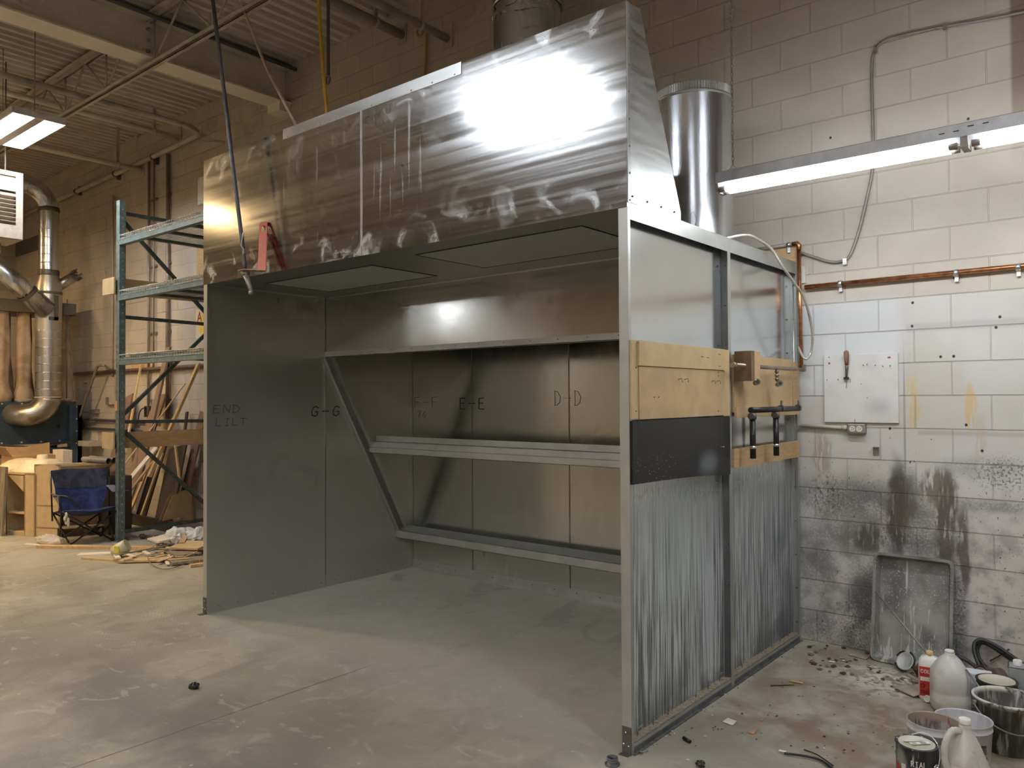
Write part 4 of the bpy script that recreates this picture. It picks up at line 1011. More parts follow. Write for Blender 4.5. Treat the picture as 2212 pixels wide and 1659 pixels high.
# long hose lying along the machine front
mb = MB(); mb.tube(curve([at(u, v, x=XD+.11) for u, v in [(-60,953),(0,961),(40,964),(75,965),(110,961),(150,955)]]), .014, 8)
tag(mb.build('air_hose', M['strap']), 'dark hose sagging along the lower front of the blue dust collector', 'hose')

# ------------------------------------------------------------------ unit heater
hx = -8.0; a = at(50, 375, x=hx); b = at(51, 520, x=hx); ya, yb_ = a.y-1.05, a.y
r = root('unit_heater', (hx-.25, (ya+yb_)/2, b.z), 'beige louvred unit heater hanging below the roof at the left edge', 'heater')
zt, zb = a.z, b.z
mb = MB()
for za_, zb_2 in ((zb+.0102, zb+.16), (zt-.05, zt), (zt-.22, zt-.17)): mb.box((hx-.02, ya+.0702, za_), (hx, yb_-.0702, zb_2))
mb.box((hx-.02, yb_-.07, zb+.0102), (hx, yb_, zt)); mb.box((hx-.02, ya, zb+.0102), (hx, ya+.07, zt))
mb.box((hx-.5, yb_-.01, zb+.011), (hx-.021, yb_, zt-.011)); mb.box((hx-.5, ya, zb+.011), (hx-.021, ya+.01, zt-.011)); mb.box((hx-.5, ya, zt-.01), (hx-.021, yb_, zt))
mb.box((hx-.5, ya, zb), (hx-.021, yb_, zb+.01))
mb.build('case', M['beige'], r)
mb = MB(); mb.box((hx-.03, ya+.07, zt-.17), (hx-.02, yb_-.07, zt-.05)); mb.build('top_panel', M['beige'], r)
mb = MB(); mb.box((hx-.30, ya+.02, zb+.14), (hx-.29, yb_-.02, zt-.2)); mb.build('dark_interior', M['rivet_dark'], r)
n = 8; h = (zt-.22-zb-.16)/n
for k in range(n):
    z = zb+.16+h*(k+.55); mb = MB(); mb.obox((hx-.035, (ya+yb_)/2, z), (.045,0,.012 if k < n-1 else -.03), (0,(yb_-ya)/2-.072,0), (.001,0,.004)); mb.build('louvre', M['beige'], r)
for k in range(7):
    mb = MB(); yy = ya+.12+.13*k; mb.tube(curve([(hx-.15, yy, zb+.18), (hx-.12, yy+.03, zb+.3), (hx-.16, yy-.01, zb+.42)], 4), .022, 8); mb.build('heat_tube', M['chrome'], r)
for yy in (ya+.1, yb_-.1):
    mb = MB(); mb.tube([(hx-.25, yy, zt), (hx-.25, yy, ZC)], .008, 6); mb.build('hanger_rod', M['graypipe'], r)
mb = MB(); mb.tube([(hx-.38, yb_-.12, zb), (hx-.38, yb_-.12, zb-.12)], .02, 8); mb.build('drain_stub', M['beige'], r)
# dark slot vent high on the left wall
a = at(30, 545, y=2.19); b = at(88, 520, y=2.19); zt_ = at(88, 520, y=2.19).z
mb = MB(); mb.box((a.x, 2.185, a.z-.10), (b.x, 2.1995, a.z+.16)); tag(mb.build('wall_vent', M['joistdk']), 'dark horizontal slot vent high on the wall behind the spiral duct', 'vent')

# ------------------------------------------------------------------ steel pallet rack
XR_ = -7.37; YF, YR = .97, 2.07
rk = root('pallet_rack', (XR_, 1.5, 0), 'tall green steel pallet rack with wire shelves left of the booth', 'rack')
bx0, bx1 = XR_, -4.75
for xx in (bx0, bx1):
    for yy in (YF, YR):
        mb = MB(); s = 1 if yy == YF else -1
        mb.box((xx-.045, yy-.035, 0), (xx+.045, yy-.032, 3.93)); mb.box((xx-.045, yy-.035, 0), (xx-.042, yy+.035, 3.93)); mb.box((xx+.042, yy-.035, 0), (xx+.045, yy+.035, 3.93)); mb.box((xx-.07, yy-.05, 0), (xx+.07, yy+.05, .006))
        p = mb.build('upright', M['rackpale'], rk)
        if xx == bx0 and yy == YF:
            for k in range(38):
                mb = MB(); z = .12+.1*k
                mb.box((xx+.0451, yy-.004, z), (xx+.0462, yy+.006, z+.012)); mb.build('punched_hole', M['wire'], p)
            for k in range(50):
                mb = MB(); z = .1+.076*k
                mb.box((xx-.018, yy-.0362, z), (xx-.010, yy-.035, z+.04)); mb.build('slot', M['rackgreen'], p)
            mb = MB(); mb.box((xx-.046, yy-.038, 1.50), (xx-.0, yy-.0365, 1.61)); mb.build('orange_tag', plain('faded orange tag', (.75,.35,.18), .6), p)
def brace(y0, z0, y1, z1, xx=XR_, t=.032):
    mb = MB(); mb.bar((xx, y0, z0), (xx, y1, z1), t, .04); mb.build('frame_brace', M['rackgreen'], rk)
for (y0, z0, y1, z1) in [(YF,3.79,YR,3.79),(YF,3.72,YR,2.66),(YF,2.585,YR,2.57),(YR,2.50,YF,1.42),(YF,1.37,YR,1.355),(YF,1.30,YR,.26),(YF,.10,YR,.12)]: brace(y0, z0, y1, z1)
for (y0, z0, y1, z1) in [(YF,3.79,YR,3.79),(YF,2.585,YR,2.57),(YF,1.37,YR,1.355),(YF,.10,YR,.12)]: brace(y0, z0, y1, z1, bx1)
for zb_ in (3.455, 2.815, 2.075):
    for yy in (YF, YR):
        mb = MB(); mb.box((bx0+.045, yy-.03, zb_-.05), (bx1-.045, yy+.02, zb_+.035)); mb.box((bx0+.045, yy-.045, zb_-.05), (bx1-.045, yy-.03, zb_-.005))
        mb.build('load_beam', M['rackpale'], rk)
    mb = MB()
    for half in ((bx0+.06, (bx0+bx1)/2-.02), ((bx0+bx1)/2+.02, bx1-.06)):
        k = 0; x = half[0]
        while x < half[1]:
            mb.tube([(x, YF-.040, zb_+.005), (x, YF-.040, zb_+.068), (x, YR+.02, zb_+.068)], .0035, 4); x += .055
        for j in range(9):
            y = YF-.035+(YR-YF)*j/8; mb.tube([(half[0], y, zb_+.062), (half[1], y, zb_+.062)], .0035, 4)
        mb.tube([(half[0], YF-.046, zb_+.01), (half[1], YF-.046, zb_+.01)], .0035, 4)
    mb.build('wire_mesh', M['wire'], rk)
    for j in range(5):
        x = bx0+.25+.52*j; mb = MB(); mb.box((x-.03, YF, zb_+.02), (x+.03, YR, zb_+.05)); mb.build('deck_support', M['rackgreen'], rk)
for zc_, n_ in ((2.95, 'upper'), (1.16, 'lower')):
    g = root('mdf_board', (XR_-.1, 1.5, zc_-.1), 'tan particle board strip lashed through the rack at its %s end, end plate facing out' % ('middle' if n_ == 'upper' else n_), 'board')
    mb = MB(); mb.box((XR_-.31, YF-.075, zc_-.10), (XR_-.01, YF-.057, zc_+.09)); mb.build('end_plate', M['pine'] if False else M['mdf'], g)
    mb = MB(); mb.box((XR_-.066, YF-.055, zc_-.10), (XR_-.050, YR, zc_+.09)); mb.build('long_board', M['ply'], g)

# ------------------------------------------------------------------ wall things behind the rack
def wallbox(name, u0, v0, u1, v1, d, mat, label, cat, y=2.199):
    a = at(u0, v0, y=y-d); b = at(u1, v1, y=y-d); mb = MB(); mb.box((a.x, y-d, b.z), (b.x, y, a.z)); return tag(mb.build(name, mat, bevel=.003), label, cat)
wallbox('electrical_box', 427, 385, 462, 432, .08, M['white'], 'pale electrical box on the wall just left of the booth top', 'electrical box')
wallbox('wall_board', 425, 530, 470, 640, .02, M['ply'], 'orange-brown board on the wall behind the rack, between its upper shelves', 'board')
g = root('warning_sign', (-7.8, 2.19, 2.4), 'yellow and white warning sign on the wall behind the rack', 'sign')
a = at(423, 668, y=2.19); b = at(462, 727, y=2.19)
mb = MB(); mb.box((a.x, 2.19, b.z), (b.x, 2.199, a.z)); mb.build('plate', plain('sign white', (.70,.62,.42), .5), g)
mb = MB(); cc = Vector(((a.x+b.x)/2, 2.189, (a.z+b.z)/2-.03)); mb.lathe([(.15,0),(.15,.002)], cc, 24, (0,-1,0)); mb.build('yellow_disc', plain('sign yellow', (.75,.55,.10), .5), g)
mb = MB(); write(mb, 'A', lambda p, q: (a.x+.05+p, 2.1865, b.z+.22+q), .10, .11, .3, .02); mb.build('lettering', M['red'], g)
wallbox('hanging_board', 247, 787, 261, 1000, .02, M['ply'], 'upright orange fibreboard strip on the wall left of the rack', 'board')
wallbox('wall_batten', 283, 786, 328, 801, .025, M['ply'], 'short horizontal fibreboard batten on the wall behind the rack', 'board')
wallbox('notice_sheet', 174, 928, 210, 963, .01, M['pale'], 'white framed notice low on the wall beside the dust collector', 'notice')
wallbox('switch_box', 228, 858, 234, 874, .05, M['graypipe'], 'small grey switch box on the wall, left one of a pair', 'switch')
wallbox('switch_box', 235, 857, 241, 874, .06, M['conduit'], 'small cream switch box at the end of the slim cream conduit', 'switch')
wallbox('junction_box', 194, 884, 207, 893, .06, M['graypipe'], 'grey junction box low on the wall right of the dust collector', 'junction box')
wallbox('junction_box', 193, 903, 201, 913, .06, M['graypipe'], 'smaller junction box in the dark conduit run below the other', 'junction box')
wallbox('socket_box', 311, 877, 318, 901, .05, M['black'], 'black socket box on the wall seen between the leaning panels', 'socket')
wallbox('wall_ledge', 168, 952, 190, 965, .25, M['joist'], 'short grey ledge on the wall right of the blue machine', 'ledge')
def wpipe(pts, rad, mat, label, name='wall_pipe', y=2.16):
    mb = MB(); P = [at(u, v, y=y) for u, v in pts]; mb.tube(P if len(P) == 2 else curve(P, 6), rad, 8); tag(mb.build(name, mat), label, 'pipe')
za = at(250, 803, y=2.15).z
mb = MB(); mb.tube([(-12.2, 2.15, za), (-6.2, 2.15, za+.02)], .026, 8); tag(mb.build('wall_pipe', M['brownpipe']), 'brown horizontal pipe along the wall behind the rack', 'pipe')
zb_ = at(210, 907, y=2.15).z
mb = MB(); mb.tube([(-12.2, 2.15, zb_), (-8.9, 2.15, zb_)], .018, 8); tag(mb.build('wall_pipe', M['strap']), 'dark conduit run low on the wall, upper one of two', 'pipe')
zb_ = at(210, 926, y=2.15).z
mb = MB(); mb.tube([(-12.2, 2.15, zb_), (-8.9, 2.15, zb_)], .018, 8); tag(mb.build('wall_pipe', M['strap']), 'dark conduit run low on the wall, lower one of two', 'pipe')
mb = MB(); mb.tube(curve([at(u, v, y=2.0) for u, v in [(172,900),(183,868),(196,832),(207,800),(212,791),(220,789),(226,790)]], 5)+[at(226,790,y=2.17)], .020, 8); tag(mb.build('bent_pipe', M['graypipe']), 'thin grey pipe bending from the dust collector up to the wall', 'pipe')
mb = MB(); mb.tube(curve([at(u, v, y=2.12) for u, v in [(314,880),(306,884),(301,893),(299,906)]], 5), .008, 6); tag(mb.build('power_cord', M['black']), 'black cord curling out of the socket box behind the rack', 'cord')

# ------------------------------------------------------------------ timber leaning on the wall
def lean(u0, v0, y0, u1, v1, y1, w, t, mat, name, label, group=None, floor=True):
    p = at(u0, v0, y=y0); q = at(u1, v1, y=y1)
    if floor:
        d = q-p; p = q - d*((q.z-.02)/d.z) if p.z < .25 else p
    d = (q-p).normalized(); nrm = Vector((0,-1,.25)).normalized(); a = d.cross(nrm).normalized(); b = a.cross(d).normalized()
    mb = MB(); mb.obox((p+q)/2, a*w/2, b*t/2, (q-p)/2); return tag(mb.build(name, mat), label, 'board', group)
lean(300, 1040, 1.62, 364, 751, 2.15, .115, .03, M['lam'], 'laminate_board', 'narrow brown board, tallest of the leaning timber behind the rack')
lean(262, 1110, 1.55, 349, 852, 2.10, .30, .02, M['lam'], 'laminate_board', 'wide mid-brown panel leaning behind the rack, left of centre')
lean(232, 1080, 1.62, 276, 857, 2.12, .30, .02, M['lam'], 'laminate_board', 'brown panel leaning behind the rack upright, leftmost of the panels')
lean(270, 980, 1.60, 305, 786, 2.14, .035, .02, M['pine'], 'pine_strip', 'slim pine strip leaning on the wall just right of the rack upright')
lean(322, 1030, 1.40, 430, 785, 2.06, .055, .035, M['pine'], 'pine_batten', 'pale pine batten, longest of the leaning sticks, near the booth')
lean(211, 1082, 1.15, 400, 828, 2.10, .018, .012, M['pine'], 'pine_stick', 'very thin stick leaning across in front of the brown panels')
lean(180, 1155, .90, 338, 967, 1.75, .10, .02, M['pale'], 'white_board', 'white faced board slanting down behind the camp chair')
lean(205, 1160, .98, 350, 972, 1.80, .045, .02, M['pine'], 'pine_strip', 'tan strip lying just under the slanting white board')
lean(300, 1130, 1.72, 352, 955, 2.02, .26, .02, M['lamd'], 'dark_board', 'dark panel leaning low behind the rack brace, left one')
lean(352, 1130, 1.70, 385, 965, 2.0, .42, .02, M['lamd'], 'dark_board', 'widest dark panel leaning low behind the rack brace')
lean(275, 1120, 1.55, 340, 962, 1.90, .05, .02, M['pine'], 'pine_strip', 'tan edged strip leaning between the white board and the dark panels')
lean(296, 1140, 1.60, 352, 978, 1.92, .04, .02, M['mdf'], 'mdf_strip', 'tan board edge leaning in front of the widest dark panel')
lean(388, 1040, 1.76, 372, 905, 2.10, .03, .02, M['ply'], 'ply_strip', 'thin tan strip standing upright among the leaning timber')
lean(398, 1068, 2.0, 440, 890, 2.17, .17, .02, M['lam'], 'laminate_board', 'brown plank leaning on the wall right beside the booth')
lean(380, 1095, 1.86, 404, 890, 2.14, .05, .02, M['lamd'], 'dark_strip', 'dark strip leaning between the pine batten and the brown plank')
for k, lb in ((0, 'nearer of two tan particle board sheets leaning low beside the booth'), (1, 'rear one of two tan particle board sheets leaning low beside the booth')):
    A_ = at(350-6*k, 1126-k, z=.14)+Vector((-.01*k,0,0)); B_ = A_+Vector((-.25,.50,0)); f_ = (B_-A_)*.28
    P = [A_, B_, B_+Vector((.02,.01,.34)), A_+f_+Vector((.02,.01,.29))]
    mb = MB(); mb.prism(P, (.017,-.004,.002)); tag(mb.build('mdf_sheet', M['mdf']), lb, 'board')
a = at(278, 1166, z=0)
mb = MB(); mb.box((XR_-1.3, 1.60, 0), (XR_-.06, 1.64, .135)); mb.box((XR_-1.3, 1.60, 0), (XR_-.06, 2.1, .03)) if False else None; tag(mb.build('dark_slab', M['lamd']), 'black-brown slab lying on edge on the floor behind the rack foot', 'board')
mb = MB(); mb.box((-8.15, 1.05, 0), (-7.86, 1.33, .70)); mb.box((-8.13, 1.03, .55), (-7.9, 1.05, .69)); tag(mb.build('dark_bin', M['lamd'], bevel=.01), 'black box standing on the floor between the camp chair and the rack', 'box')

# ------------------------------------------------------------------ cabinets, basin, cardboard box on the left
def fx(u, v, z=0): return at(u, v, z=z)
# near cabinet: end panel faces the camera, opening faces right
c0 = fx(73, 1159); c1 = fx(126, 1162)
ux = (c1-c0); ux.z = 0; wd = ux.length; ux.normalize(); uy = Vector((-ux.y, ux.x, 0))   # ux along the end panel
q = at(262, 1000, y=1.5)
def dirpx(c, u, v, h):
    p = at(u, v, z=h); d = p-Vector((c.x, c.y, h)); return d
Hc = 0; 
# height from the top corner seen at (73,1003)
dd = (Fv*FPX + Rv*(73-1106) - Uv*(1003-829.5)); tt = ((c0-CAM).x*dd.x+(c0-CAM).y*dd.y)/(dd.x**2+dd.y**2); Hc = CAM.z+dd.z*tt
pr = at(262, 999, z=Hc); ly = Vector((pr.x-c1.x, pr.y-c1.y, 0)); LY = min(ly.length, 1.25); ly.normalize()
g = root('plywood_cabinet', (c0.x, c0.y, 0), 'tan plywood cabinet standing open-sided behind the blue camp chair', 'cabinet')
C0 = Vector((c0.x, c0.y, 0)); C1 = Vector((c1.x, c1.y, 0)); up = Vector((0,0,1)); t = .02
def pan(o, a, b, n, name, mat, par): 
    mb = MB(); mb.prism([o, o+a, o+a+b, o+b], n); return mb.build(name, mat, par)
pan(C0, C1-C0, up*Hc, ly*t, 'end_panel', M['mdf'], g)
pan(C0+ly*LY, C1-C0, up*Hc, -ly*t, 'end_panel', M['mdf'], g)
pan(C0+up*Hc, C1-C0, ly*LY, -up*t, 'top_panel', M['pale'], g) if False else None
pan(C0+up*(Hc-.001)+(C1-C0)*.0, (C1-C0)*.25, ly*LY, -up*t, 'top_rail', M['mdf'], g); pan(C0+up*(Hc-.001)+(C1-C0)*.88, (C1-C0)*.12, ly*LY, -up*t, 'top_rail', M['mdf'], g)
pan(C0+up*.10, C1-C0, ly*LY, up*t, 'shelf', M['mdf'], g); pan(C0, ly*LY, up*Hc, ux*t, 'back_panel', M['mdf'], g)
pan(C0+up*.36+ux*.05, (C1-C0)*.7, ly*LY, up*t, 'shelf', M['mdf'], g)
mb = MB(); mb.obox(C1+ly*.01+up*.06+ux*.003, ux*.004, ly*.02, up*.05); mb.build('scorched_corner', M['lamd'], g)
# rear cabinet: opening faces the camera with a shelf
e0 = fx(12, 1154); e1 = fx(52, 1158); vv = (e1-e0); vv.z = 0; 
dd = (Fv*FPX + Rv*(20-1106) - Uv*(1020-829.5)); tt = ((e0-CAM).x*dd.x+(e0-CAM).y*dd.y)/(dd.x**2+dd.y**2); He = CAM.z+dd.z*tt
g = root('open_cabinet', (e0.x, e0.y, 0), 'open tan cabinet with one shelf under the upturned cream basin', 'cabinet')
E0 = Vector((e0.x, e0.y, 0)); E1 = Vector((e1.x, e1.y, 0)); E1 = E0+(E1-E0)*1.0; dv = (E1-E0).normalized(); dn = Vector((-dv.y, dv.x, 0)); DE = .55
if dn.dot(Vector((-1,1,0))) < 0: dn = -dn
pan(E0, dn*DE, up*He, dv*t, 'side_panel', M['mdf'], g); pan(E1, dn*.16+dv*.06, up*He, dv*t, 'side_panel', M['mdf'], g); pan(E1, dv*.17, up*He, dn*t, 'front_stile', M['mdf'], g)
pan(E0, E1-E0, dn*DE, up*.05, 'bottom', M['mdf'], g); pan(E0+up*.26, E1-E0, dn*DE, up*t, 'shelf', M['mdf'], g); pan(E0+dn*DE, E1-E0+dv*.17, up*He, -dn*t, 'back_panel', M['mdf'], g)
pan(E0+up*(He-t), E1-E0+dv*.17, dn*DE, up*t, 'top_panel', M['mdf'], g)
mb = MB(); mb.prism([E0+dv*.04+up*(He-.03), E1-dv*.02+up*(He-.03), E1-dv*.02+up*(He-.22)], dn*.03); mb.build('corner_gusset', M['mdf'], g)
# weathered board at the frame edge
a = fx(-8, 1155); b = fx(9, 1158)
A = Vector((a.x, a.y, 0)); Bq = Vector((b.x, b.y, 0)); d = (Bq-A)
mb = MB(); mb.prism([A-d*1.2, Bq, Bq+d*.45+up*(He+.08), A-d*.6+up*(He+.08)], Vector((d.y, -d.x, 0)).normalized()*.03); tag(mb.build('weathered_board', M['oldwood']), 'grey weathered board leaning at the left edge of the photo', 'board')
# upturned basin on the rear cabinet
bc = E0+(E1-E0)*.5+dn*.26+dv*.12+up*He
g = root('sink_basin', tuple(bc), 'cream moulded basin upturned on the open tan cabinet', 'basin')
mb = MB(); K = 28
def ring(rx, ry, z, pw=3.2):
    out = []
    for k in range(K):
        t_ = 2*PI*k/K; c_, s_ = math.cos(t_), math.sin(t_)
        out.append(bc + dv*(rx*math.copysign(abs(c_)**(2/pw), c_)) + dn*(ry*math.copysign(abs(s_)**(2/pw), s_)) + up*z)
    return out
R = [ring(.36,.24,.003), ring(.36,.24,.018), ring(.335,.225,.022), ring(.30,.20,.04), ring(.215,.15,.125), ring(.20,.14,.14), ring(.19,.13,.147), ring(.075,.065,.15, 2), ring(.07,.06,.16, 2), ring(.065,.055,.20, 2), ring(.055,.05,.205, 2), ring(.02,.02,.206, 2)]
o = len(mb.v)
for rr in R: mb.v += rr
for i in range(len(R)-1):
    for j in range(K):
        k = (j+1) % K; mb.f.append((o+i*K+j, o+i*K+k, o+(i+1)*K+k, o+(i+1)*K+j)); mb.mi.append(0); mb.sm.append(True)
mb.f.append(tuple(o+(len(R)-1)*K+j for j in range(K))); mb.mi.append(0); mb.sm.append(True)
mb.build('bowl', M['cream'], g)
mb = MB(); bc2 = bc - dv*.78 + dn*.30
mb.sphere(bc2-up*.04, .30, 20, (1,1,.55)); tag(mb.build('plastic_dome', M['cream'], base=tuple(bc2)), 'second cream moulded shell behind the cardboard box', 'basin')
# cardboard box further back
k0 = at(26, 1012, x=-9.6); 
g = root('cardboard_box', (-9.7, .75, .72), 'open brown cardboard box with raised flaps behind the cream basin', 'box')
cb0 = at(26, 1013, x=-9.75); cb1 = at(132, 1010, x=-9.75); zt_ = at(50, 986, x=-9.75).z; zb2 = min(cb0.z, cb1.z)-.02
mb = MB(); mb.box((-10.15, cb0.y, zb2), (-9.75, cb1.y, zt_)); mb.build('body', M['card'], g)
mb = MB(); mb.prism([(-10.15, cb0.y, zt_), (-9.75, cb0.y, zt_), (-9.70, cb0.y-.10, zt_+.13), (-10.12, cb0.y-.10, zt_+.13)], (0,.004,0)); mb.build('flap', M['card'], g)
mb = MB(); mb.prism([(-10.15, cb0.y, zt_), (-10.15, cb1.y, zt_), (-10.22, cb1.y+.02, zt_+.15), (-10.22, cb0.y+.3, zt_+.10), (-10.22, cb0.y, zt_+.12)], (.004,0,0)); mb.build('flap', M['card'], g)
mb = MB(); mb.box((-9.752, cb0.y+.08, zt_-.10), (-9.749, cb0.y+.17, zt_-.03)); mb.build('printed_mark', M['lam'], g)
mb = MB(); mb.box((-10.2, cb0.y-.1, 0), (-9.7, cb1.y+.05, zb2)); tag(mb.build('low_bench', M['mdf']), 'tan low unit carrying the cardboard box behind the cabinets', 'bench')
a = at(136, 1003, x=-9.5); b = at(156, 972, x=-9.5)
mb = MB(); mb.box((-9.85, a.y, a.z-.55), (-9.5, b.y, b.z)); tag(mb.build('pale_board', M['pale']), 'pale board standing upright right of the cardboard box', 'board')
# two cardboard tubes on the cabinet
for k, (u0, v0, u1, v1, rr) in enumerate([(181,992,235,996,.035),(196,990,247,995,.035)]):
    p = at(u0, v0, z=Hc+.036); q = at(u1, v1, z=Hc+.036) + Vector((0,.0,0))
    off = ly*(.0) 
    mb = MB(); mb.tube([p, q], rr, 16, False); mb.tube([q, p], rr-.006, 16, False); tag(mb.build('cardboard_tube', M['graypipe']), ['grey tube on top of the plywood cabinet, the nearer of two', 'grey tube on top of the plywood cabinet, the farther of two'][k], 'tube')

# ------------------------------------------------------------------ camp chair
FL, FRt, RL, RR = [Vector((*fx(u, v)[:2], 0)) for u, v in [(160,1180),(243,1170),(134,1164),(207,1161)]]
cc = (FL+FRt+RL+RR)/4; g = root('camp_chair', tuple(cc), 'blue folding camp chair with crossed black legs before the plywood cabinet', 'chair')
cc = Vector(cc); rt = Vector((.12,.993,0)); bk = Vector((-.993,.12,0))
hw, hd = .22, .22
FL, FRt, RL, RR = cc-rt*hw-bk*hd, cc+rt*hw-bk*hd, cc-rt*hw+bk*hd, cc+rt*hw+bk*hd
ST = .40
def P(a, b, z): return cc+rt*a+bk*b+up*z
sFL, sFR, sRL, sRR = P(-.32,-.27,ST), P(.32,-.27,ST), P(-.30,.20,ST-.06), P(.30,.20,ST-.06)
for a, b in ((FL, sFR), (FRt, sFL), (RL, sRR), (RR, sRL), (FL, sRL), (RL, sFL), (FRt, sRR), (RR, sFR)):
    mb = MB(); mb.tube([a+up*.01, b], .0095, 8); mb.build('leg', M['black'], g)
for a in (FL, FRt, RL, RR): mb = MB(); mb.lathe([(.022,0),(.02,.02),(.011,.035)], a, 10); mb.build('foot', M['black'], g)
tL, tR = P(-.31,.24,.80), P(.31,.24,.80)
for a, b in ((sRL-up*.1, tL), (sRR-up*.1, tR)): mb = MB(); mb.tube([a, b], .0095, 8); mb.build('back_post', M['black'], g)
aL, aR = P(-.34,-.25,.57), P(.34,-.25,.57)
for a, b in ((sFL, aL), (sFR, aR)): mb = MB(); mb.tube([a, b], .0095, 8); mb.build('arm_post', M['black'], g)
def cloth(fn, nu, nv, name, mat, par, th=.006):
    mb = MB(); o = 0
    for side in (0, 1):
        for i in range(nu+1):
            for j in range(nv+1): mb.v.append(fn(i/nu, j/nv) + (Vector((0,0,-th)) if side else Vector((0,0,0))))
    N1 = (nu+1)*(nv+1)
    for side in (0, 1):
        for i in range(nu):
            for j in range(nv):
                q = [i*(nv+1)+j, (i+1)*(nv+1)+j, (i+1)*(nv+1)+j+1, i*(nv+1)+j+1]; mb.f.append(tuple(x+side*N1 for x in q)); mb.mi.append(0); mb.sm.append(True)
    return mb.build(name, mat, par)
def seatf(u, v):
    x = (u-.5)*2; s = P(x*.32, -.27+.47*v, ST-.06*v)
    return s - up*(.07*(1-x*x)*math.sin(PI*min(1, v+.1))) + up*(.008*math.sin(9*u+5*v))
st = cloth(seatf, 14, 10, 'seat', M['bluefab'], g)
def backf(u, v):
    x = (u-.5)*2; w = .31-.04*math.sin(PI*(1-v)*.8)
    if v < .35: w -= .07*(1-v/.35)
    base = P(x*w, .17+.07*v, .34+.47*v)
    return base + bk*(.05*(1-x*x)) + up*(.006*math.sin(7*u)*v) + bk*(.010*math.sin(14*u+9*v)) - up*(.03*(1-v)*(1-x*x))
bc_ = cloth(backf, 16, 14, 'backrest', M['bluefab'], g)
def topf(u, v): return backf(u, .58+.43*v) - bk*.006
cloth(topf, 16, 5, 'head_band', m_fabric('faded navy cloth', (.03,.035,.06), (.07,.07,.10), 9), bc_)
def armf(s):
    def f(u, v):
        a = P(s*.34, -.27, .57); b = P(s*.31, .22, .60); c = a.lerp(b, u) - up*(.03*math.sin(PI*u))
        return c + rt*((v-.5)*.09) + up*(.01*math.sin(9*u))
    return f
cloth(armf(1), 8, 2, 'armrest', M['greyfab'], g)
def armd(u, v):
    return P(-.35+.10*v*(u), -.25+.30*v, .58-.20*u) - bk*(.04*math.sin(PI*u))
cloth(armd, 8, 6, 'armrest', M['greyfab'], g)
mb = MB(); mb.tube(curve([P(-.37,-.16,.56), P(-.28,-.30,.56), P(-.20,-.33,.48), P(-.14,-.30,.41)], 5), .012, 8); mb.build('arm_loop', M['black'], g)
mb = MB(); q = P(-.28,-.30,.36)
for k in range(6): mb.sphere(q+Vector((random.uniform(-.03,.03), random.uniform(-.03,.03), -.02*k)), .03, 8, (.7,.5,1.1))
tag(mb.build('rag', plain('pale rag', (.66,.60,.48), .9, 0, .15, 20)), 'pale crumpled rag hanging under the left arm of the camp chair', 'rag')

# ------------------------------------------------------------------ off-cuts and rubbish on the floor
def flat(u0, v0, u1, v1, w, t, mat, name, label, cat='board', z=0.0, tilt=0, group=None):
    p = fx(u0, v0); q = fx(u1, v1); p.z = z+t/2; q.z = z+t/2+tilt
    mb = MB(); mb.bar(p, q, w, t); return tag(mb.build(name, mat), label, cat, group)
flat(85, 1183, 330, 1187, .10, .03, M['pine'], 'pine_plank', 'long pale plank lying on the floor in front of the camp chair')
flat(55, 1176, 120, 1179, .05, .008, M['pale'], 'thin_strip', 'thin pale strip poking out from under the clear plastic bag')
flat(325, 1189, 280, 1187, .06, .02, M['pine'], 'pine_batten', 'short orange batten end beside the long floor plank')
flat(170, 1199, 245, 1196, .13, .012, M['pale'], 'white_offcut', 'white rounded off-cut on the floor, leftmost scrap of the heap')
flat(180, 1208, 285, 1215, .05, .02, M['pine'], 'pine_strip', 'pine strip at the front left of the scrap heap')
flat(248, 1177, 260, 1177, .06, .012, M['pine'], 'small_block', 'small pale block on the floor behind the long plank', 'scrap')
flat(330, 1184, 372, 1178, .30, .02, M['pale'], 'white_square_board', 'white square panel lying on top of the scrap heap', z=.07, tilt=.02)
flat(395, 1200, 432, 1188, .34, .018, M['mdf'], 'tan_square_board', 'tan square panel at the back of the scrap heap by the booth', z=.06, tilt=.02)
flat(372, 1205, 410, 1200, .30, .025, M['oldwood'], 'scrap_board', 'thick grey-tan board across the middle of the scrap heap', z=.02)
flat(368, 1219, 445, 1211, .22, .025, M['oldwood'], 'scrap_board', 'thick grey board at the front of the heap beside the booth edge', z=.01)
flat(410, 1226, 450, 1221, .07, .03, M['pine'], 'pine_block', 'pine batten end lying nearest the booth corner', z=0)
flat(262, 1214, 355, 1212, .17, .018, M['mdf'], 'scrap_board', 'thin tan board along the front edge of the scrap heap', z=.01)
flat(248, 1210, 360, 1188, .02, .012, M['oldwood'], 'long_sliver', 'long grey sliver of wood lying across the heap', 'scrap', z=.04)
flat(392, 1192, 408, 1172, .06, .02, M['pine'], 'tan_block', 'tan strip sticking up at the back of the scrap heap', z=.08, tilt=.06)
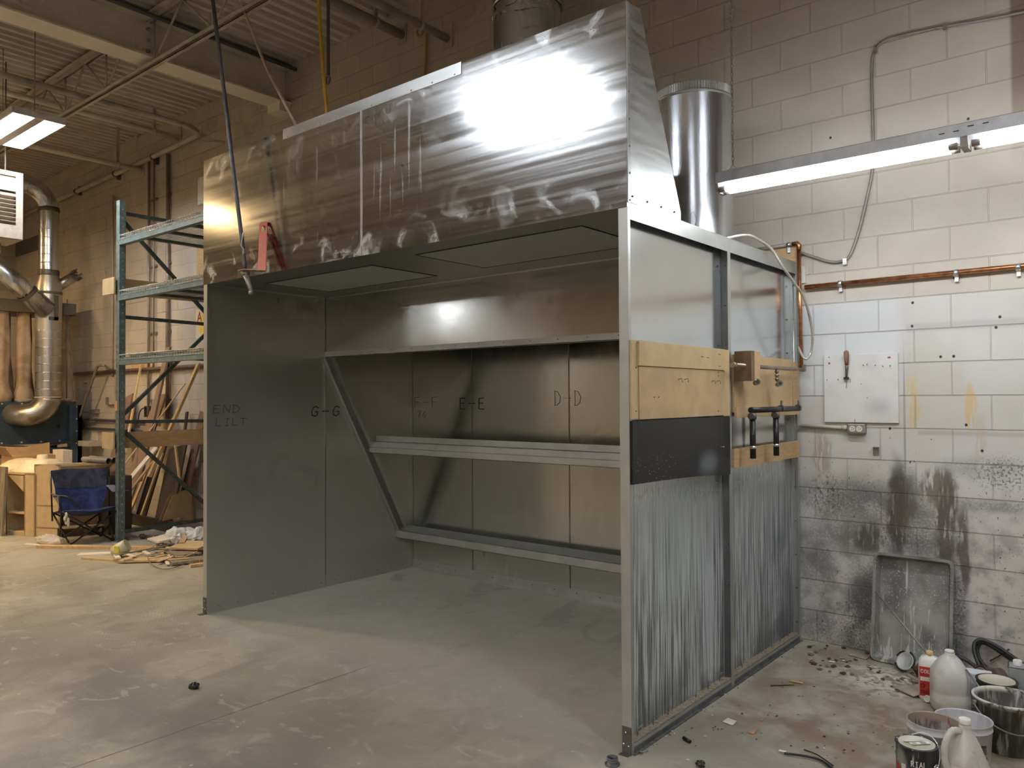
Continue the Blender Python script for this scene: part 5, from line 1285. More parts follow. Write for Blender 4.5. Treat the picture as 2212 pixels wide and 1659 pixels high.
# crumpled bags
def crumple(c, r, sc, mat, name, label, cat, seed, n=18, amp=.35, par=None):
    rnd = random.Random(seed); mb = MB(); mb.sphere(c, r, n, sc)
    ph = [(rnd.uniform(0,6), rnd.uniform(10,26), rnd.uniform(10,26), rnd.uniform(10,26)) for _ in range(5)]
    c = Vector(c)
    for i, v in enumerate(mb.v):
        d = v-c; k = sum(math.sin(a+b*d.x/r*.3+e*d.y/r*.3+f*d.z/r*.3) for a, b, e, f in ph)/5
        w = c+d*(1+amp*k); w.z = max(w.z, .003); mb.v[i] = w
    for i in range(len(mb.sm)): mb.sm[i] = False
    return tag(mb.build(name, mat), label, cat)
gp = G('thin plastic film'); gp.out((.80,.74,.66), .25, 0, None, .35, .75); M['film'] = gp.m
p = fx(108, 1176); crumple((p.x, p.y, .05), .17, (1.5,.6,.35), M['film'], 'plastic_bag', 'clear crumpled plastic bag on the floor left of the camp chair', 'bag', 5)
p = fx(382, 1180); crumple((p.x, p.y, .12), .13, (1.1,.8,.7), M['white'], 'foam_sheet', 'white crumpled packing foam on top of the scrap heap', 'packing foam', 8, amp=.45)
p = fx(424, 1180); crumple((p.x, p.y, .12), .14, (1.2,.8,.6), M['white'], 'foam_sheet', 'white packing foam nearest the booth at the back of the heap', 'packing foam', 9, amp=.45)
p = fx(258, 1203); g = root('paper_cup', (p.x, p.y, .02), 'pale crushed tub with a yellow patch lying in front of the heap', 'tub')
p.z = .075; q = p+Vector((.05, .06, .045)); mb = MB(); mb.tube([p-Vector((.05,.05,.02)), p, q], [.045,.07,.068], 18); mb.build('body', plain('translucent cream tub', (.62,.56,.36), .4), g)
mb = MB(); mb.obox(p+Vector((.045,-.050,.01)), (.024,.008,0), (.004,.006,-.002), (.008,0,.035)); mb.build('yellow_label', plain('label yellow', (.70,.62,.08), .5), g)
# many loose scraps
rnd = random.Random(12); mats = [M['pine'], M['mdf'], M['oldwood'], M['pale'], M['ply'], M['oldwood'], M['mdf']]
for k in range(46):
    u = rnd.triangular(230, 437, 380); v = rnd.uniform(1178+(0 if u > 330 else 14), 1224-(437-u)*.03)
    p = fx(u, v); a = rnd.uniform(0, PI); L = rnd.uniform(.04,.22); w = rnd.uniform(.012,.05); z = rnd.uniform(.004,.03)
    mb = MB(); d = Vector((math.cos(a), math.sin(a), rnd.uniform(-.12,.12))); mb.bar(Vector((p.x,p.y,z+.012+abs(d.z)*L/2))-d*L/2, Vector((p.x,p.y,z+.012+abs(d.z)*L/2))+d*L/2, w, rnd.uniform(.004,.014))
    tag(mb.build('wood_scrap', rnd.choice(mats)), 'small wood sliver lying loose in the scrap heap between rack and booth', 'scrap', 'loose slivers of the scrap heap')
for k, (u, v) in enumerate([(308,1164),(324,1168),(340,1167)]):
    p = fx(u, v); crumple((p.x, p.y, .03), .035, (1.6,1,.8), M['lamd'], 'dark_lump', ['dark lump on the floor by the rack foot, leftmost of three', 'dark lump in the middle of three under the rack', 'dark lump under the rack, rightmost of three'][k], 'scrap', k)
mb = MB(); mb.tube(curve([Vector((*fx(u, v)[:2], zz_)) for u, v, zz_ in [(318,1212,.06),(324,1220,.02),(345,1230,.01),(370,1230,.01),(400,1222,.02)]], 6), .004, 6); tag(mb.build('loose_wire', M['lam']), 'thin brown wire trailing in front of the scrap heap', 'wire')
# ------------------------------------------------------------------ tray, cans, bottles and pails in the right corner
def rrect(w, h, r, n=5):
    out = []
    for (cx, cy, a0) in ((w/2-r, h/2-r, 0), (-w/2+r, h/2-r, PI/2), (-w/2+r, -h/2+r, PI), (w/2-r, -h/2+r, 1.5*PI)):
        for k in range(n+1): t = a0+PI/2*k/n; out.append((cx+r*math.cos(t), cy+r*math.sin(t)))
    return out
bl = Vector((.483, 2.03, 0.005)); br = Vector((.925, 2.03, .005)); tl = at(1877, 1196, y=2.125)
wv = Vector((1,0,0)); Wt = .445; Ht = .655; hv = Vector((0, 2.125-2.03, .645)).normalized(); nv = wv.cross(hv)  # toward camera is -y
if nv.y > 0: nv = -nv
ctr = Vector((.483+Wt/2-.01, 2.03, .005)) + hv*Ht/2
g = root('plastic_tray', (ctr.x, 2.03, 0), 'grey paint-spattered rectangular tray leaning against the block wall', 'tray')
def tr(p, d): return ctr + wv*p[0] + hv*p[1] + nv*d
loops = [[tr(p, -.065) for p in rrect(Wt-.05, Ht-.05, .03)], [tr(p, -.006) for p in rrect(Wt, Ht, .035)], [tr(p, .0) for p in rrect(Wt, Ht, .035)], [tr(p, .0) for p in rrect(Wt-.035, Ht-.035, .025)], [tr(p, -.055) for p in rrect(Wt-.065, Ht-.065, .03)]]
mb = MB(); K = len(loops[0])
for L in loops: mb.v += L
for i in range(4):
    for j in range(K):
        k = (j+1) % K; mb.f.append((i*K+j, i*K+k, (i+1)*K+k, (i+1)*K+j)); mb.mi.append(0); mb.sm.append(False)
mb.f.append(tuple(range(K))); mb.mi.append(0); mb.sm.append(False); mb.f.append(tuple(4*K+j for j in range(K))); mb.mi.append(0); mb.sm.append(False)
mb.build('shell', M['tray'], g)
a = at(1891, 1277, y=2.03); b = at(2008, 1418, y=1.80)
mb = MB(); mb.tube([a, a.lerp(b, .5), b], .0062, 8); tag(mb.build('stick', M['graypipe']), 'thin grey rod leaning diagonally inside the grey tray', 'rod')
# can lid with black broken rim
p = at(1955, 1428, z=.065); g = root('can_lid', (p.x, p.y, 0), 'silver lid with a broken black rim leaning on the tray foot', 'lid')
ax = Vector((-.35, -.80, .50)).normalized()
mb = MB(); mb.lathe([(.0,.0),(.046,.0),(.050,.006),(.054,.0),(.054,-.005),(.0,-.005)], p, 28, ax); mb.build('disc', plain('dull tin', (.55,.55,.53), .45, .3, .1), g)
mb = MB(); R3 = Vector((0,0,1)).rotation_difference(ax).to_matrix()
for (a0, a1) in ((-.9, .9), (1.6, 2.5), (3.2, 4.7)):
    pts = [p+R3@Vector((.059*math.cos(a0+(a1-a0)*k/8), .059*math.sin(a0+(a1-a0)*k/8), .001)) for k in range(9)]; m2 = MB(); m2.tube(pts, .0055, 6); m2.build('broken_rim', M['black'], g)

def lab(name, cols, cx, cy):
    """cylindrical label: colour depends on height and angle"""
    g = G(name); X,Y,Z = g.xyz(); return g
def jug(c, h, w, label, name, seed, caps=True, handle=False, yaw=0, fill=.45):
    g = root(name, tuple(c), label, 'jug'); c = Vector(c)
    gm = G(name+' plastic'); X,Y,Z = gm.xyz()
    n = gm.noise(9, detail=5, dist=1)
    cc = gm.mix(gm.ss(n, .45, .7), (.66,.63,.56), (.40,.33,.26)) if handle else gm.mix(gm.ss(n, .45, .75), (.70,.68,.63), (.50,.45,.37))
    cc = gm.mix(gm.mul(gm.ss(Z, h*fill, h*fill-.01), .5), cc, (.74,.73,.70) if not handle else (.52,.44,.36))
    cc = gm.mix(gm.mul(gm.ss(Z, .06, .045), .5), cc, (.50,.42,.31))
    gm.out(cc, .32, 0, None, .12); gm.b.inputs['Subsurface Weight'].default_value = .0
    mb = MB(); K = 32; r = w/2
    prof = [(.86,0,2.2),(.97,.015,3),(1,.06,3),(1,.30,3.2),(.985,.315,3.2),(1,.33,3.2),(1,.57,3.2),(.97,.63,2.8),(.80,.73,2.4),(.56,.84,2.1),(.34,.905,2),(.27,.92,2),(.27,.955,2)]
    if handle: prof = [(.86,0,2.2),(1,.02,3),(1,.32,3.2),(.98,.36,3),(.80,.52,2.6),(.58,.70,2.3),(.40,.82,2.1),(.27,.88,2),(.25,.91,2),(.25,.95,2)]
    o = 0
    for (k, z, pw) in prof:
        for j in range(K):
            t = 2*PI*j/K; a, b = math.cos(t), math.sin(t)
            x = r*k*math.copysign(abs(a)**(2/pw), a); y = r*k*math.copysign(abs(b)**(2/pw), b)
            mb.v.append(c+Vector((x*math.cos(yaw)-y*math.sin(yaw), x*math.sin(yaw)+y*math.cos(yaw), z*h)))
    for i in range(len(prof)-1):
        for j in range(K):
            k = (j+1) % K; mb.f.append((i*K+j, i*K+k, (i+1)*K+k, (i+1)*K+j)); mb.mi.append(0); mb.sm.append(True)
    mb.f.append(tuple(reversed(range(K)))); mb.mi.append(0); mb.sm.append(False)
    mb.f.append(tuple((len(prof)-1)*K+j for j in range(K))); mb.mi.append(0); mb.sm.append(False)
    mb.build('body', gm.m, g)
    mb = MB(); mb.lathe([(.0215,0),(.0225,.003),(.0225,.018),(.020,.021)] if handle else [(.020,0),(.022,.002),(.022,.010),(.019,.012)], c+up*(h*.955), 24); mb.build('cap', M['white'], g)
    if handle:
        u_ = Vector((math.cos(-2.25), math.sin(-2.25), 0))
        pts = curve([c+u_*r*.22+up*h*.86, c+u_*r*.66+up*h*.875, c+u_*r*.98+up*h*.76, c+u_*r*1.10+up*h*.58, c+u_*r*.95+up*h*.40], 6)
        mb = MB(); mb.tube(pts, [.013+.002*(k % 2) for k in range(len(pts))], 12); mb.build('handle', gm.m, g)
    return g
jug((1.005, 1.50, 0), .305, .182, 'large translucent jug half full of cloudy liquid, beside the red-labelled bottle', 'plastic_jug', 1, yaw=.35, fill=.62)
jug((1.240, .518, 0), .315, .178, 'dirty handled jug with a white cap at the bottom edge, right of the paint can', 'plastic_jug', 2, handle=True, yaw=-.5, fill=.35)
# red labelled bottle
rb = Vector((.893, 1.585, 0)); g = root('solvent_bottle', tuple(rb), 'white flat bottle with a red label and orange cap behind the big jug', 'bottle'); yw = .12
def rot(x, y): return Vector((x*math.cos(yw)-y*math.sin(yw), x*math.sin(yw)+y*math.cos(yw), 0))
mb = MB(); K = 24
prof = [(.95,0),(1,.01),(1,.185),(.96,.205),(.75,.222),(.35,.230),(.30,.235)]
for k, z in prof:
    for (a, b) in rrect(.105*k, .065*k, .018*k, 5): mb.v.append(rb+rot(a, b)+up*z)
for i in range(len(prof)-1):
    for j in range(K): k = (j+1) % K; mb.f.append((i*K+j, i*K+k, (i+1)*K+k, (i+1)*K+j)); mb.mi.append(0); mb.sm.append(True)
mb.f.append(tuple(reversed(range(K)))); mb.mi.append(0); mb.sm.append(False); mb.f.append(tuple((len(prof)-1)*K+j for j in range(K))); mb.mi.append(0); mb.sm.append(False)
mb.build('body', M['white'], g)
mb = MB(); mb.lathe([(.016,0),(.017,.004),(.017,.018),(.014,.020)], rb+up*.235, 20); mb.build('cap', plain('faded orange cap', (.75,.50,.25), .5), g)
def bf(a, b, d=.0015): return rb+rot(-.0525+a, -.0325-d)+up*b
mb = MB(); mb.prism([bf(.006,.02), bf(.099,.02), bf(.099,.175), bf(.006,.175)], rot(0,-.0006)); lb = mb.build('red_label', plain('red label', (.50,.02,.015), .45, 0, .05), g)
mb = MB(); mb.prism([bf(.010,.100,.0025), bf(.060,.100,.0025), bf(.060,.122,.0025), bf(.010,.122,.0025)], rot(0,-.0003)); mb.build('white_patch', M['white'], lb)
mb = MB(); write(mb, 'COLU', lambda p, q: bf(.012+p, .142+q, .0028), .013, .018, .3, .004); mb.build('lettering', M['white'], lb)
mb = MB(); pts = [bf(.022+.010*math.cos(2*PI*k/16), .075+.010*math.sin(2*PI*k/16), .0028) for k in range(17)]; mb.tube(pts, .0012, 4, False); mb.build('round_mark', M['black'], lb)
for z in (.035, .045): mb = MB(); mb.prism([bf(.012,z,.0025), bf(.05,z,.0025), bf(.05,z+.004,.0025), bf(.012,z+.004,.0025)], rot(0,-.0003)); mb.build('small_print', M['black'], lb)
# white carton behind the jug
p = Vector((1.10, 1.66, 0)); mb = MB(); mb.obox(p+up*.085, rot(.07,0), rot(0,.045), up*.085); tag(mb.build('white_carton', plain('white carton', (.72,.73,.76), .6, 0, .04), bevel=.006), 'plain white carton standing right behind the large jug', 'carton')
mb = MB(); mb.tube([Vector((1.085, 1.47, .225)), at(2133, 1508, z=.16)], .0055, 8); tag(mb.build('stir_rod', M['graypipe']), 'grey stirring rod leaning from the carton into the bucket', 'rod')

def mcan(name, base, dark, streak=None, red=False, cx=0, cy=0):
    g = G(name); X,Y,Z = g.xyz(); n = g.noise(14, st=(1,1,.35), detail=4)
    c = g.mix(g.ss(n, .42, .6), base, dark)
    return g, c, X, Y, Z
def paint_can(c, r, h, mat, lidmat, label, name='paint_can', bail=None, axis=None, cat='paint can'):
    g = root(name, tuple(c), label, cat); A = Vector(axis).normalized() if axis else Vector((0,0,1)); c = Vector(c)
    mb = MB(); mb.lathe([(r-.002,0),(r+.001,.003),(r+.001,.007),(r-.002,.010),(r-.002,h-.008),(r+.002,h-.004),(r+.002,h),(r-.006,h+.001),(r-.008,h-.004),(r-.012,h-.004)], c, 40, A, close=True); mb.lathe([(0,0),(r-.002,0)], c, 40, A, close=True); mb.build('body', mat, g)
    mb = MB(); mb.lathe([(.0,h-.004),(r-.020,h-.004),(r-.017,h+.001),(r-.011,h+.001),(r-.011,h-.003)], c, 40, A, close=True); ld = mb.build('lid', lidmat, g)
    return g, ld
def m_label(name, ctr, r):
    g = G(name); X,Y,Z = g.xyz(); ang = g.math('ARCTAN2', g.math('SUBTRACT', Y, ctr[1]), g.math('SUBTRACT', X, ctr[0]))
    n = g.noise(20, st=(1,1,.3), detail=4); c = g.mix(g.ss(n, .4, .6), (.018,.018,.018), (.045,.045,.045))
    # pale green-grey brush picture on the left, red stroke under it
    pg = g.mul(g.blob(ang, Z, -2.35, .140, .42, .045, .4), g.ss(n, .35, .5)); c = g.mix(g.mul(pg, .8), c, (.30,.34,.27))
    rd = g.blob(g.add(ang, g.mul(Z, 6)), Z, -2.05+.0, .105, .55, .018, .4); c = g.mix(rd, c, (.36,.03,.025))
    st = g.mul(g.ss(g.noise(3, st=(12,12,.8), detail=3, dist=.5), .56, .62), g.ss(Z, .10, .15)); c = g.mix(g.mul(st, .8), c, (.62,.62,.55))
    return g.out(c, .35)
fc = (1.073, .466, 0); fr_ = .080; fh = .196
lidm = plain('cream lid', (.62,.57,.44), .4, .1, .06); 
g, ld = paint_can(fc, fr_, fh, m_label('front can wrap', fc, fr_), lidm, 'black wrapped paint can with a cream lid at the bottom edge of the photo')
mb = MB()
def cyl(ang0, z0, dr=.0012):
    return lambda a, b: Vector((fc[0]+(fr_+dr)*math.cos(ang0+a/fr_), fc[1]+(fr_+dr)*math.sin(ang0+a/fr_), z0+b))
write(mb, 'RIAL', cyl(-1.62, .128), .0115, .021, .32, .0028); mb.build('lettering', M['white'], g)
mb = MB(); mb._add([cyl(-2.12,.085,.001)(0,0), cyl(-2.12,.085,.001)(.02,0), cyl(-2.12,.085,.001)(.02,.042), cyl(-2.12,.085,.001)(0,.042)], [(0,1,2,3)])
for k in range(4): mb._add([cyl(-1.80+.09*k,.065,.001)(0,0), cyl(-1.80+.09*k,.065,.001)(.004,0), cyl(-1.80+.09*k,.065,.001)(.004,.05), cyl(-1.80+.09*k,.065,.001)(0,.05)], [(0,1,2,3)])
mb.build('lettering', plain('label red white', (.60,.55,.50), .5), g)
dirv = Rv.copy(); dirv.z = 0; dirv.normalize(); ear = Vector(fc)+dirv*(fr_*.88)-Vector((dirv.y*-1, dirv.x, 0))*0
e1 = Vector((fc[0]+fr_*math.cos(-.35), fc[1]+fr_*math.sin(-.35), .125)); out1 = Vector((math.cos(-.35), math.sin(-.35), 0)); e2 = Vector((fc[0]+fr_*math.cos(PI-.35), fc[1]+fr_*math.sin(PI-.35), .125))
for e, o_ in ((e1, out1), (e2, -out1)): mb = MB(); mb.lathe([(.017,0),(.015,.005),(.008,.007),(.008,.012),(.004,.014)], e, 16, o_); mb.build('ear', M['chrome'], g)
mb = MB(); cen = (e1+e2)/2; hb_ = (e2-e1).normalized(); bdir = Vector((.2, .55, .75)).normalized()
pts = [cen + (e1-cen)*1.10*math.cos(t) + bdir*.115*math.sin(t) for t in [PI*k/20 for k in range(21)]]
mb.tube(pts, .0022, 6); mb.build('bail_handle', M['white'], g)
# barcode sticker on the lid
lc = Vector((fc[0], fc[1], fh+.0015)); ru = dirv; rf = Vector((-ru.y, ru.x, 0))
def lf(a, b, z=0): return lc+ru*a+rf*b+up*z
mb = MB(); mb.prism([lf(-.030,-.022), lf(.052,-.016), lf(.050,.006), lf(-.032,.0)], (0,0,.0005)); stc = mb.build('sticker', M['white'], ld)
mb = MB()
for k in range(6): mb.prism([lf(.012+.004*k,-.017,.0006), lf(.014+.004*k,-.017,.0006), lf(.012+.004*k,.0,.0006), lf(.010+.004*k,.0,.0006)], (0,0,.0002))
for k in range(4): mb.prism([lf(-.026,-.017+.004*k,.0006), lf(-.006,-.0155+.004*k,.0006), lf(-.006,-.0145+.004*k,.0006), lf(-.026,-.016+.004*k,.0006)], (0,0,.0002))
mb.build('print', M['black'], stc)
mb = MB(); mb.prism([lf(-.042,.006,.0), lf(.030,.010,.0), lf(.026,.026,.0), lf(-.044,.022,.0)], (0,0,.0006)); mb.build('pale_tape', plain('pale tape', (.62,.62,.50), .4), ld)

q = at(2153, 1468, z=.193)
g, ld = paint_can((q.x, q.y, 0), .092, .193, plain('black can wrap', (.025,.022,.02), .4), lidm, 'black paint can with a tarnished cream lid behind the grey bucket')
mb = MB(); pts = [Vector((q.x, q.y, .15))+dirv*(.10*math.cos(t)+.02)+Vector((.3,-.9,.1))*.075*math.sin(t) for t in [-.2+PI*.6*k/14 for k in range(15)]]; mb.tube(pts, .002, 6); mb.build('bail_handle', M['graypipe'], g)
p = Vector((1.12, 2.02, .073)); g, ld = paint_can(p, .060, .13, plain('dark red can wrap', (.11,.06,.05), .5, 0, .5, 30), plain('dull lid', (.38,.35,.28), .5, .3), 'small dark paint can tipped on its side against the wall', axis=(-.75,-.65,.18)) if False else (None, None)
ax = Vector((-.62,-.76,.20)).normalized(); bs = Vector((1.17, 1.93, .064))
g, ld = paint_can(bs, .062, .125, plain('dark red can wrap', (.11,.06,.05), .5, 0, .5, 30), plain('dull lid', (.38,.35,.28), .5, .3), 'small dark paint can tipped on its side near the wall hoses', axis=tuple(ax))
# metal solvent can
g = root('metal_can', (1.36, 1.74, 0), 'pale rectangular metal can with a white screw cap at the right edge', 'can')
c = Vector((1.335, 1.70, 0)); mb = MB(); mb.obox(c+up*.115, rot(.095,0), rot(0,.055), up*.115); mb.build('body', plain('pale tin', (.42,.44,.47), .4, .4), g, bevel=.006)
mb = MB(); L4 = [c+rot(a, b)+up*.231 for a, b in ((-.095,-.055),(.095,-.055),(.095,.055),(-.095,.055))]
mb.tube(L4+[L4[0]], .0035, 6, False); mb.build('rolled_rim', M['steel_dark'], g)
mb = MB(); mb.lathe([(.020,0),(.021,.004),(.021,.024),(.018,.027)], c+rot(-.055,.0)+up*.231, 20); mb.build('cap', M['white'], g)
mb = MB(); mb.obox(c+rot(0,-.0565)+up*.05, rot(.06,0), rot(0,.001), up*.035); mb.build('dark_label', M['lamd'], g)
# hoses
hp = lambda L: curve([at(u, v, y=y) for u, v, y in L], 7)
mb = MB(); mb.tube(hp([(2045,1421,2.02),(2060,1417,2.04),(2085,1425,2.05),(2110,1441,2.03),(2128,1449,2.0)]), .011, 8); tag(mb.build('rubber_hose', M['blackrub']), 'black hose running along the floor from the tray to the tipped can', 'hose')
mb = MB(); mb.tube(hp([(2122,1450,2.06),(2110,1425,2.09),(2104,1402,2.12),(2108,1386,2.14),(2125,1383,2.15),(2160,1400,2.15),(2215,1438,2.14),(2300,1490,2.1)]), .011, 8); tag(mb.build('rubber_hose', M['blackrub']), 'outer black hose of the two looping up the wall corner', 'hose')
mb = MB(); mb.tube(hp([(2133,1445,2.10),(2117,1425,2.12),(2111,1404,2.16),(2116,1391,2.17),(2132,1391,2.18),(2170,1415,2.18),(2220,1452,2.18),(2300,1500,2.14)]), .010, 8); tag(mb.build('rubber_hose', M['blackrub']), 'inner black hose of the two looping up the wall corner', 'hose')
mb = MB(); mb.tube(hp([(2138,1428,2.16),(2160,1416,2.17),(2180,1402,2.18)]), .004, 6); tag(mb.build('thin_wire', M['black']), 'thin black wire crossing between the two hoses', 'wire')
# grey bucket
bc_ = (1.305, 1.158, 0); g = root('bucket', bc_, 'grey paint-crusted bucket with a white-splashed rim at the right edge', 'bucket'); c = Vector(bc_)
def m_bucket():
    q = G('crusted grey bucket'); X,Y,Z = q.xyz()
    n = q.noise(6, st=(5,5,.5), detail=5, dist=.3); n2 = q.noise(25, detail=4)
    cc = q.mix(q.ss(n, .42, .62), (.06,.055,.045), (.20,.19,.16))
    cc = q.mix(q.mul(q.ss(q.noise(9, st=(4,4,.4), detail=4), .56, .64), .8), cc, (.50,.48,.42))
    cc = q.mix(q.mul(q.ss(Z, .205, .230), q.ss(n2, .35, .5)), cc, (.60,.58,.50))
    q.bump(n2, .5, .004); return q.out(cc, .6)
bm_ = m_bucket()
mb = MB(); mb.lathe([(.110,0),(.113,.004),(.138,.222),(.145,.225),(.145,.233),(.137,.235),(.132,.222),(.108,.012),(.0,.010)], c, 44, close=True); mb.lathe([(.0,.0),(.110,.0)], c, 44, close=True); mb.build('body', bm_, g)
a1 = -2.55
e1 = c+Vector((.141*math.cos(a1), .141*math.sin(a1), .205)); e2 = c+Vector((.141*math.cos(a1+PI), .141*math.sin(a1+PI), .205)); cen = (e1+e2)/2; bd = Vector((math.cos(a1+PI/2)*.80, math.sin(a1+PI/2)*.80, -.62)).normalized()
mb = MB(); mb.tube([cen+(e1-cen)*1.06*math.cos(t)+bd*.158*math.sin(t) for t in [PI*k/24 for k in range(25)]], .0035, 6); mb.build('bail_handle', M['graypipe'], g)
for e in (e1, e2): mb = MB(); mb.sphere(e, .012, 8); mb.build('ear', bm_, g)
# pails
def pail(c, r, h, label, stained):
    g = root('plastic_pail', tuple(c), label, 'pail'); c = Vector(c)
    q = G('pail plastic '+('a' if stained else 'b')); X,Y,Z = q.xyz(); n = q.noise(9, st=(3,3,.6), detail=4)
    cc = q.mix(q.ss(n, .45, .7), (.66,.65,.66), (.56,.54,.53))
    q.out(cc, .35)
    qi = G('pail inside '+('a' if stained else 'b')); n = qi.noise(10, st=(3,3,.5), detail=5, dist=.5)
    ci = qi.mix(qi.ss(n, .40, .60), (.42,.38,.38), (.17,.11,.10)) if stained else qi.mix(qi.ss(n, .3, .7), (.58,.57,.58), (.46,.45,.45))
    if stained:
        ci = qi.mix(qi.ss(qi.xyz()[2], h-.045, h-.02), ci, (.34,.27,.20)); ci = qi.mix(qi.mul(qi.ss(qi.noise(14, st=(2,2,.5)), .64, .67), .8), ci, (.35,.05,.06))
    qi.out(ci, .45)
    mb = MB(); mb.lathe([(r*.86,0),(r*.88,.003),(r*.965,h-.035),(r*.985,h-.034),(r*.985,h-.030),(r*.97,h-.028),(r*.98,h-.006),(r*1.0,h-.004),(r*1.0,h+.0)], c, 44, close=True); mb.lathe([(.0,0),(r*.86,0)], c, 44, close=True); mb.build('body', q.m, g)
    mb = MB(); mb.lathe([(r*1.0,h),(r*.965,h),(r*.955,h-.006),(r*.94,h-.05),(r*.935,h-.052),(r*.93,h-.056),(r*.85,.006),(0,.005)], c, 44, close=True); mb.build('inner_wall', qi.m, g)
    return g, c
g, c = pail((1.096, .663, 0), .104, .230, 'white pail with dark-stained inside, behind the front paint can', True)
g, c = pail((1.172, .882, 0), .115, .190, 'cleaner white pail with a red and black printed side behind the dirty jug', False)
def cp(a0, z0, dr, c=c, r=.115):
    return lambda a, b: Vector((c.x+(r*.95+dr)*math.cos(a0+a/r), c.y+(r*.95+dr)*math.sin(a0+a/r), z0+b))
for name, mat, a0, z0, w_, h_ in (('red_band', M['red'], -.95, .035, .05, .03), ('red_badge', M['red'], -1.12, .088, .022, .022)):
    mb = MB(); f = cp(a0, z0, .004)
    for k in range(4): mb._add([f(w_*k/4,0), f(w_*(k+1)/4,0), f(w_*(k+1)/4,h_), f(w_*k/4,h_)], [(0,1,2,3)])
    mb.build(name, mat, g)
mb = MB()
for k in range(7): f = cp(-.85, .075+.006*k, .004); mb._add([f(0,0), f(.035,0), f(.035,.003), f(0,.003)], [(0,1,2,3)])
mb.build('print_lines', M['black'], g)
# small things near the bottle
p = fx(1972, 1497); mb = MB(); mb.prism([p+Vector((-.07,-.03,.012)), p+Vector((.02,-.085,.010)), p+Vector((.10,-.02,.035)), p+Vector((.01,.06,.03))], (0,0,.004)); tag(mb.build('card_scrap', plain('brown card', (.38,.30,.22), .85)), 'brown card scrap on the floor in front of the red-labelled bottle', 'card')
p = fx(2008, 1518); mb = MB(); mb.lathe([(.0,.0),(.017,.0),(.018,.003),(.018,.02),(.016,.02),(.016,.004)], p+up*.018, 20, (-.5,-.8,.3)); tag(mb.build('bottle_cap', M['white']), 'loose dirty white bottle cap lying before the large jug', 'cap')
p = fx(1980, 1478); mb = MB(); mb.bar(p+Vector((-.07,.05,.03)), p+Vector((.06,-.02,.012)), .025, .01); tag(mb.build('wood_stick', M['oldwood']), 'grey wooden stir stick lying left of the red-labelled bottle', 'stick')
p = fx(1990, 1465); crumple((p.x, p.y, .04), .04, (1,.6,1.1), M['rust'], 'crumpled_rag', 'dark rust brown crumpled rag tucked behind the wooden stir stick', 'rag', 21, amp=.5)
p = fx(1850, 1420); mb = MB(); mb.prism([p+Vector((-.05,0,.004)), p+Vector((.06,-.02,.003)), p+Vector((.07,.02,.012)), p+Vector((-.01,.025,.014))], (0,0,.002)); tag(mb.build('grey_scrap', M['oldwood']), 'thin grey scrap on the floor just left of the tray', 'scrap')
# black ring cap, cables, pellet near the booth corner
p = fx(1323, 1652); g = root('plastic_ring', tuple(p), 'dark ribbed plastic ring cap on the floor by the booth corner', 'cap')
mb = MB(); mb.lathe([(.033,0),(.033,.006),(.0245,.006),(.0245,.034),(.021,.034),(.021,.006)], p, 28, close=True); mb.build('body', plain('dark grey plastic', (.06,.06,.065), .45), g)
for z in (.016, .026): mb = MB(); mb.lathe([(.0245,0),(.026,.002),(.0245,.004)], p+up*z, 28, close=True); mb.build('thread', plain('ring thread', (.10,.10,.10), .4), g)
def gp(L): return curve([Vector((*fx(u, v)[:2], z)) for u, v, z in L], 6)
mb = MB(); mb.tube(gp([(1694,1632,.01),(1720,1636,.012),(1750,1641,.012),(1780,1651,.01),(1815,1680,.008)]), .0055, 8); g = tag(mb.build('black_cable', M['black']), 'short thick black cable end on the floor at the bottom edge', 'cable')
p = fx(1692, 1628); mb = MB(); mb.bar(p+Vector((-.02,0,.01)), p+Vector((.012,0,.012)), .012, .003); tag(mb.build('white_tab', M['white']), 'tiny white tab lying at the tip of the black cable', 'scrap')
mb = MB(); mb.tube(gp([(1737,1622,.006),(1765,1635,.01),(1800,1657,.006)]), .003, 6); tag(mb.build('black_cable', M['black']), 'thin black cable lying beyond the thick one at the bottom edge', 'cable')
p = fx(1484, 1602); mb = MB(); mb.tube([p+Vector((-.022,.01,.009)), p+Vector((.022,-.01,.009))], .008, 8); tag(mb.build('black_pellet', M['black']), 'small black plug on the floor beside the booth bottom flange', 'scrap')
p = fx(1513, 1656); crumple((p.x, p.y, .012), .018, (1.2,1,.8), M['black'], 'dark_nut', 'dark round lump at the bottom edge of the photo', 'scrap', 31)
p = fx(419, 1487); crumple((p.x, p.y, .015), .025, (1.2,1,.7), M['black'], 'dark_chip', 'single dark chip alone on the open floor before the booth', 'scrap', 33)
p = fx(1575, 1561); mb = MB(); mb.prism([p+Vector((-.025,-.02,.003)), p+Vector((.03,-.025,.002)), p+Vector((.032,.02,.008)), p+Vector((-.02,.028,.008))], (0,0,.002)); tag(mb.build('card_scrap', plain('pale card', (.62,.56,.44), .8)), 'pale square card scrap on the floor beside the booth', 'card')
p = fx(1625, 1584); mb = MB(); mb.prism([p+Vector((-.018,-.01,.003)), p+Vector((.012,-.014,.002)), p+Vector((.02,.02,.018))], (0,0,.002)); tag(mb.build('card_scrap', plain('orange card', (.42,.24,.12), .8)), 'small orange-brown torn triangle on the floor beside the booth', 'card')
for k, (u0, v0, u1, v1, w_, m_, lb_) in enumerate([(1665,1483,1716,1482,.005,'black','thin dark stick on the floor between booth and tray'),(1706,1473,1735,1478,.012,'pine','pale splinter on the floor just above the thin dark stick'),(1382,1627,1400,1625,.006,'chrome','bright screw lying at the booth post foot')]):
    p, q = fx(u0, v0), fx(u1, v1); p.z = q.z = .006; mb = MB(); mb.tube([p, q], [w_*.6, w_*.4], 6); tag(mb.build('splinter' if k < 2 else 'screw', M[m_]), lb_, 'scrap')
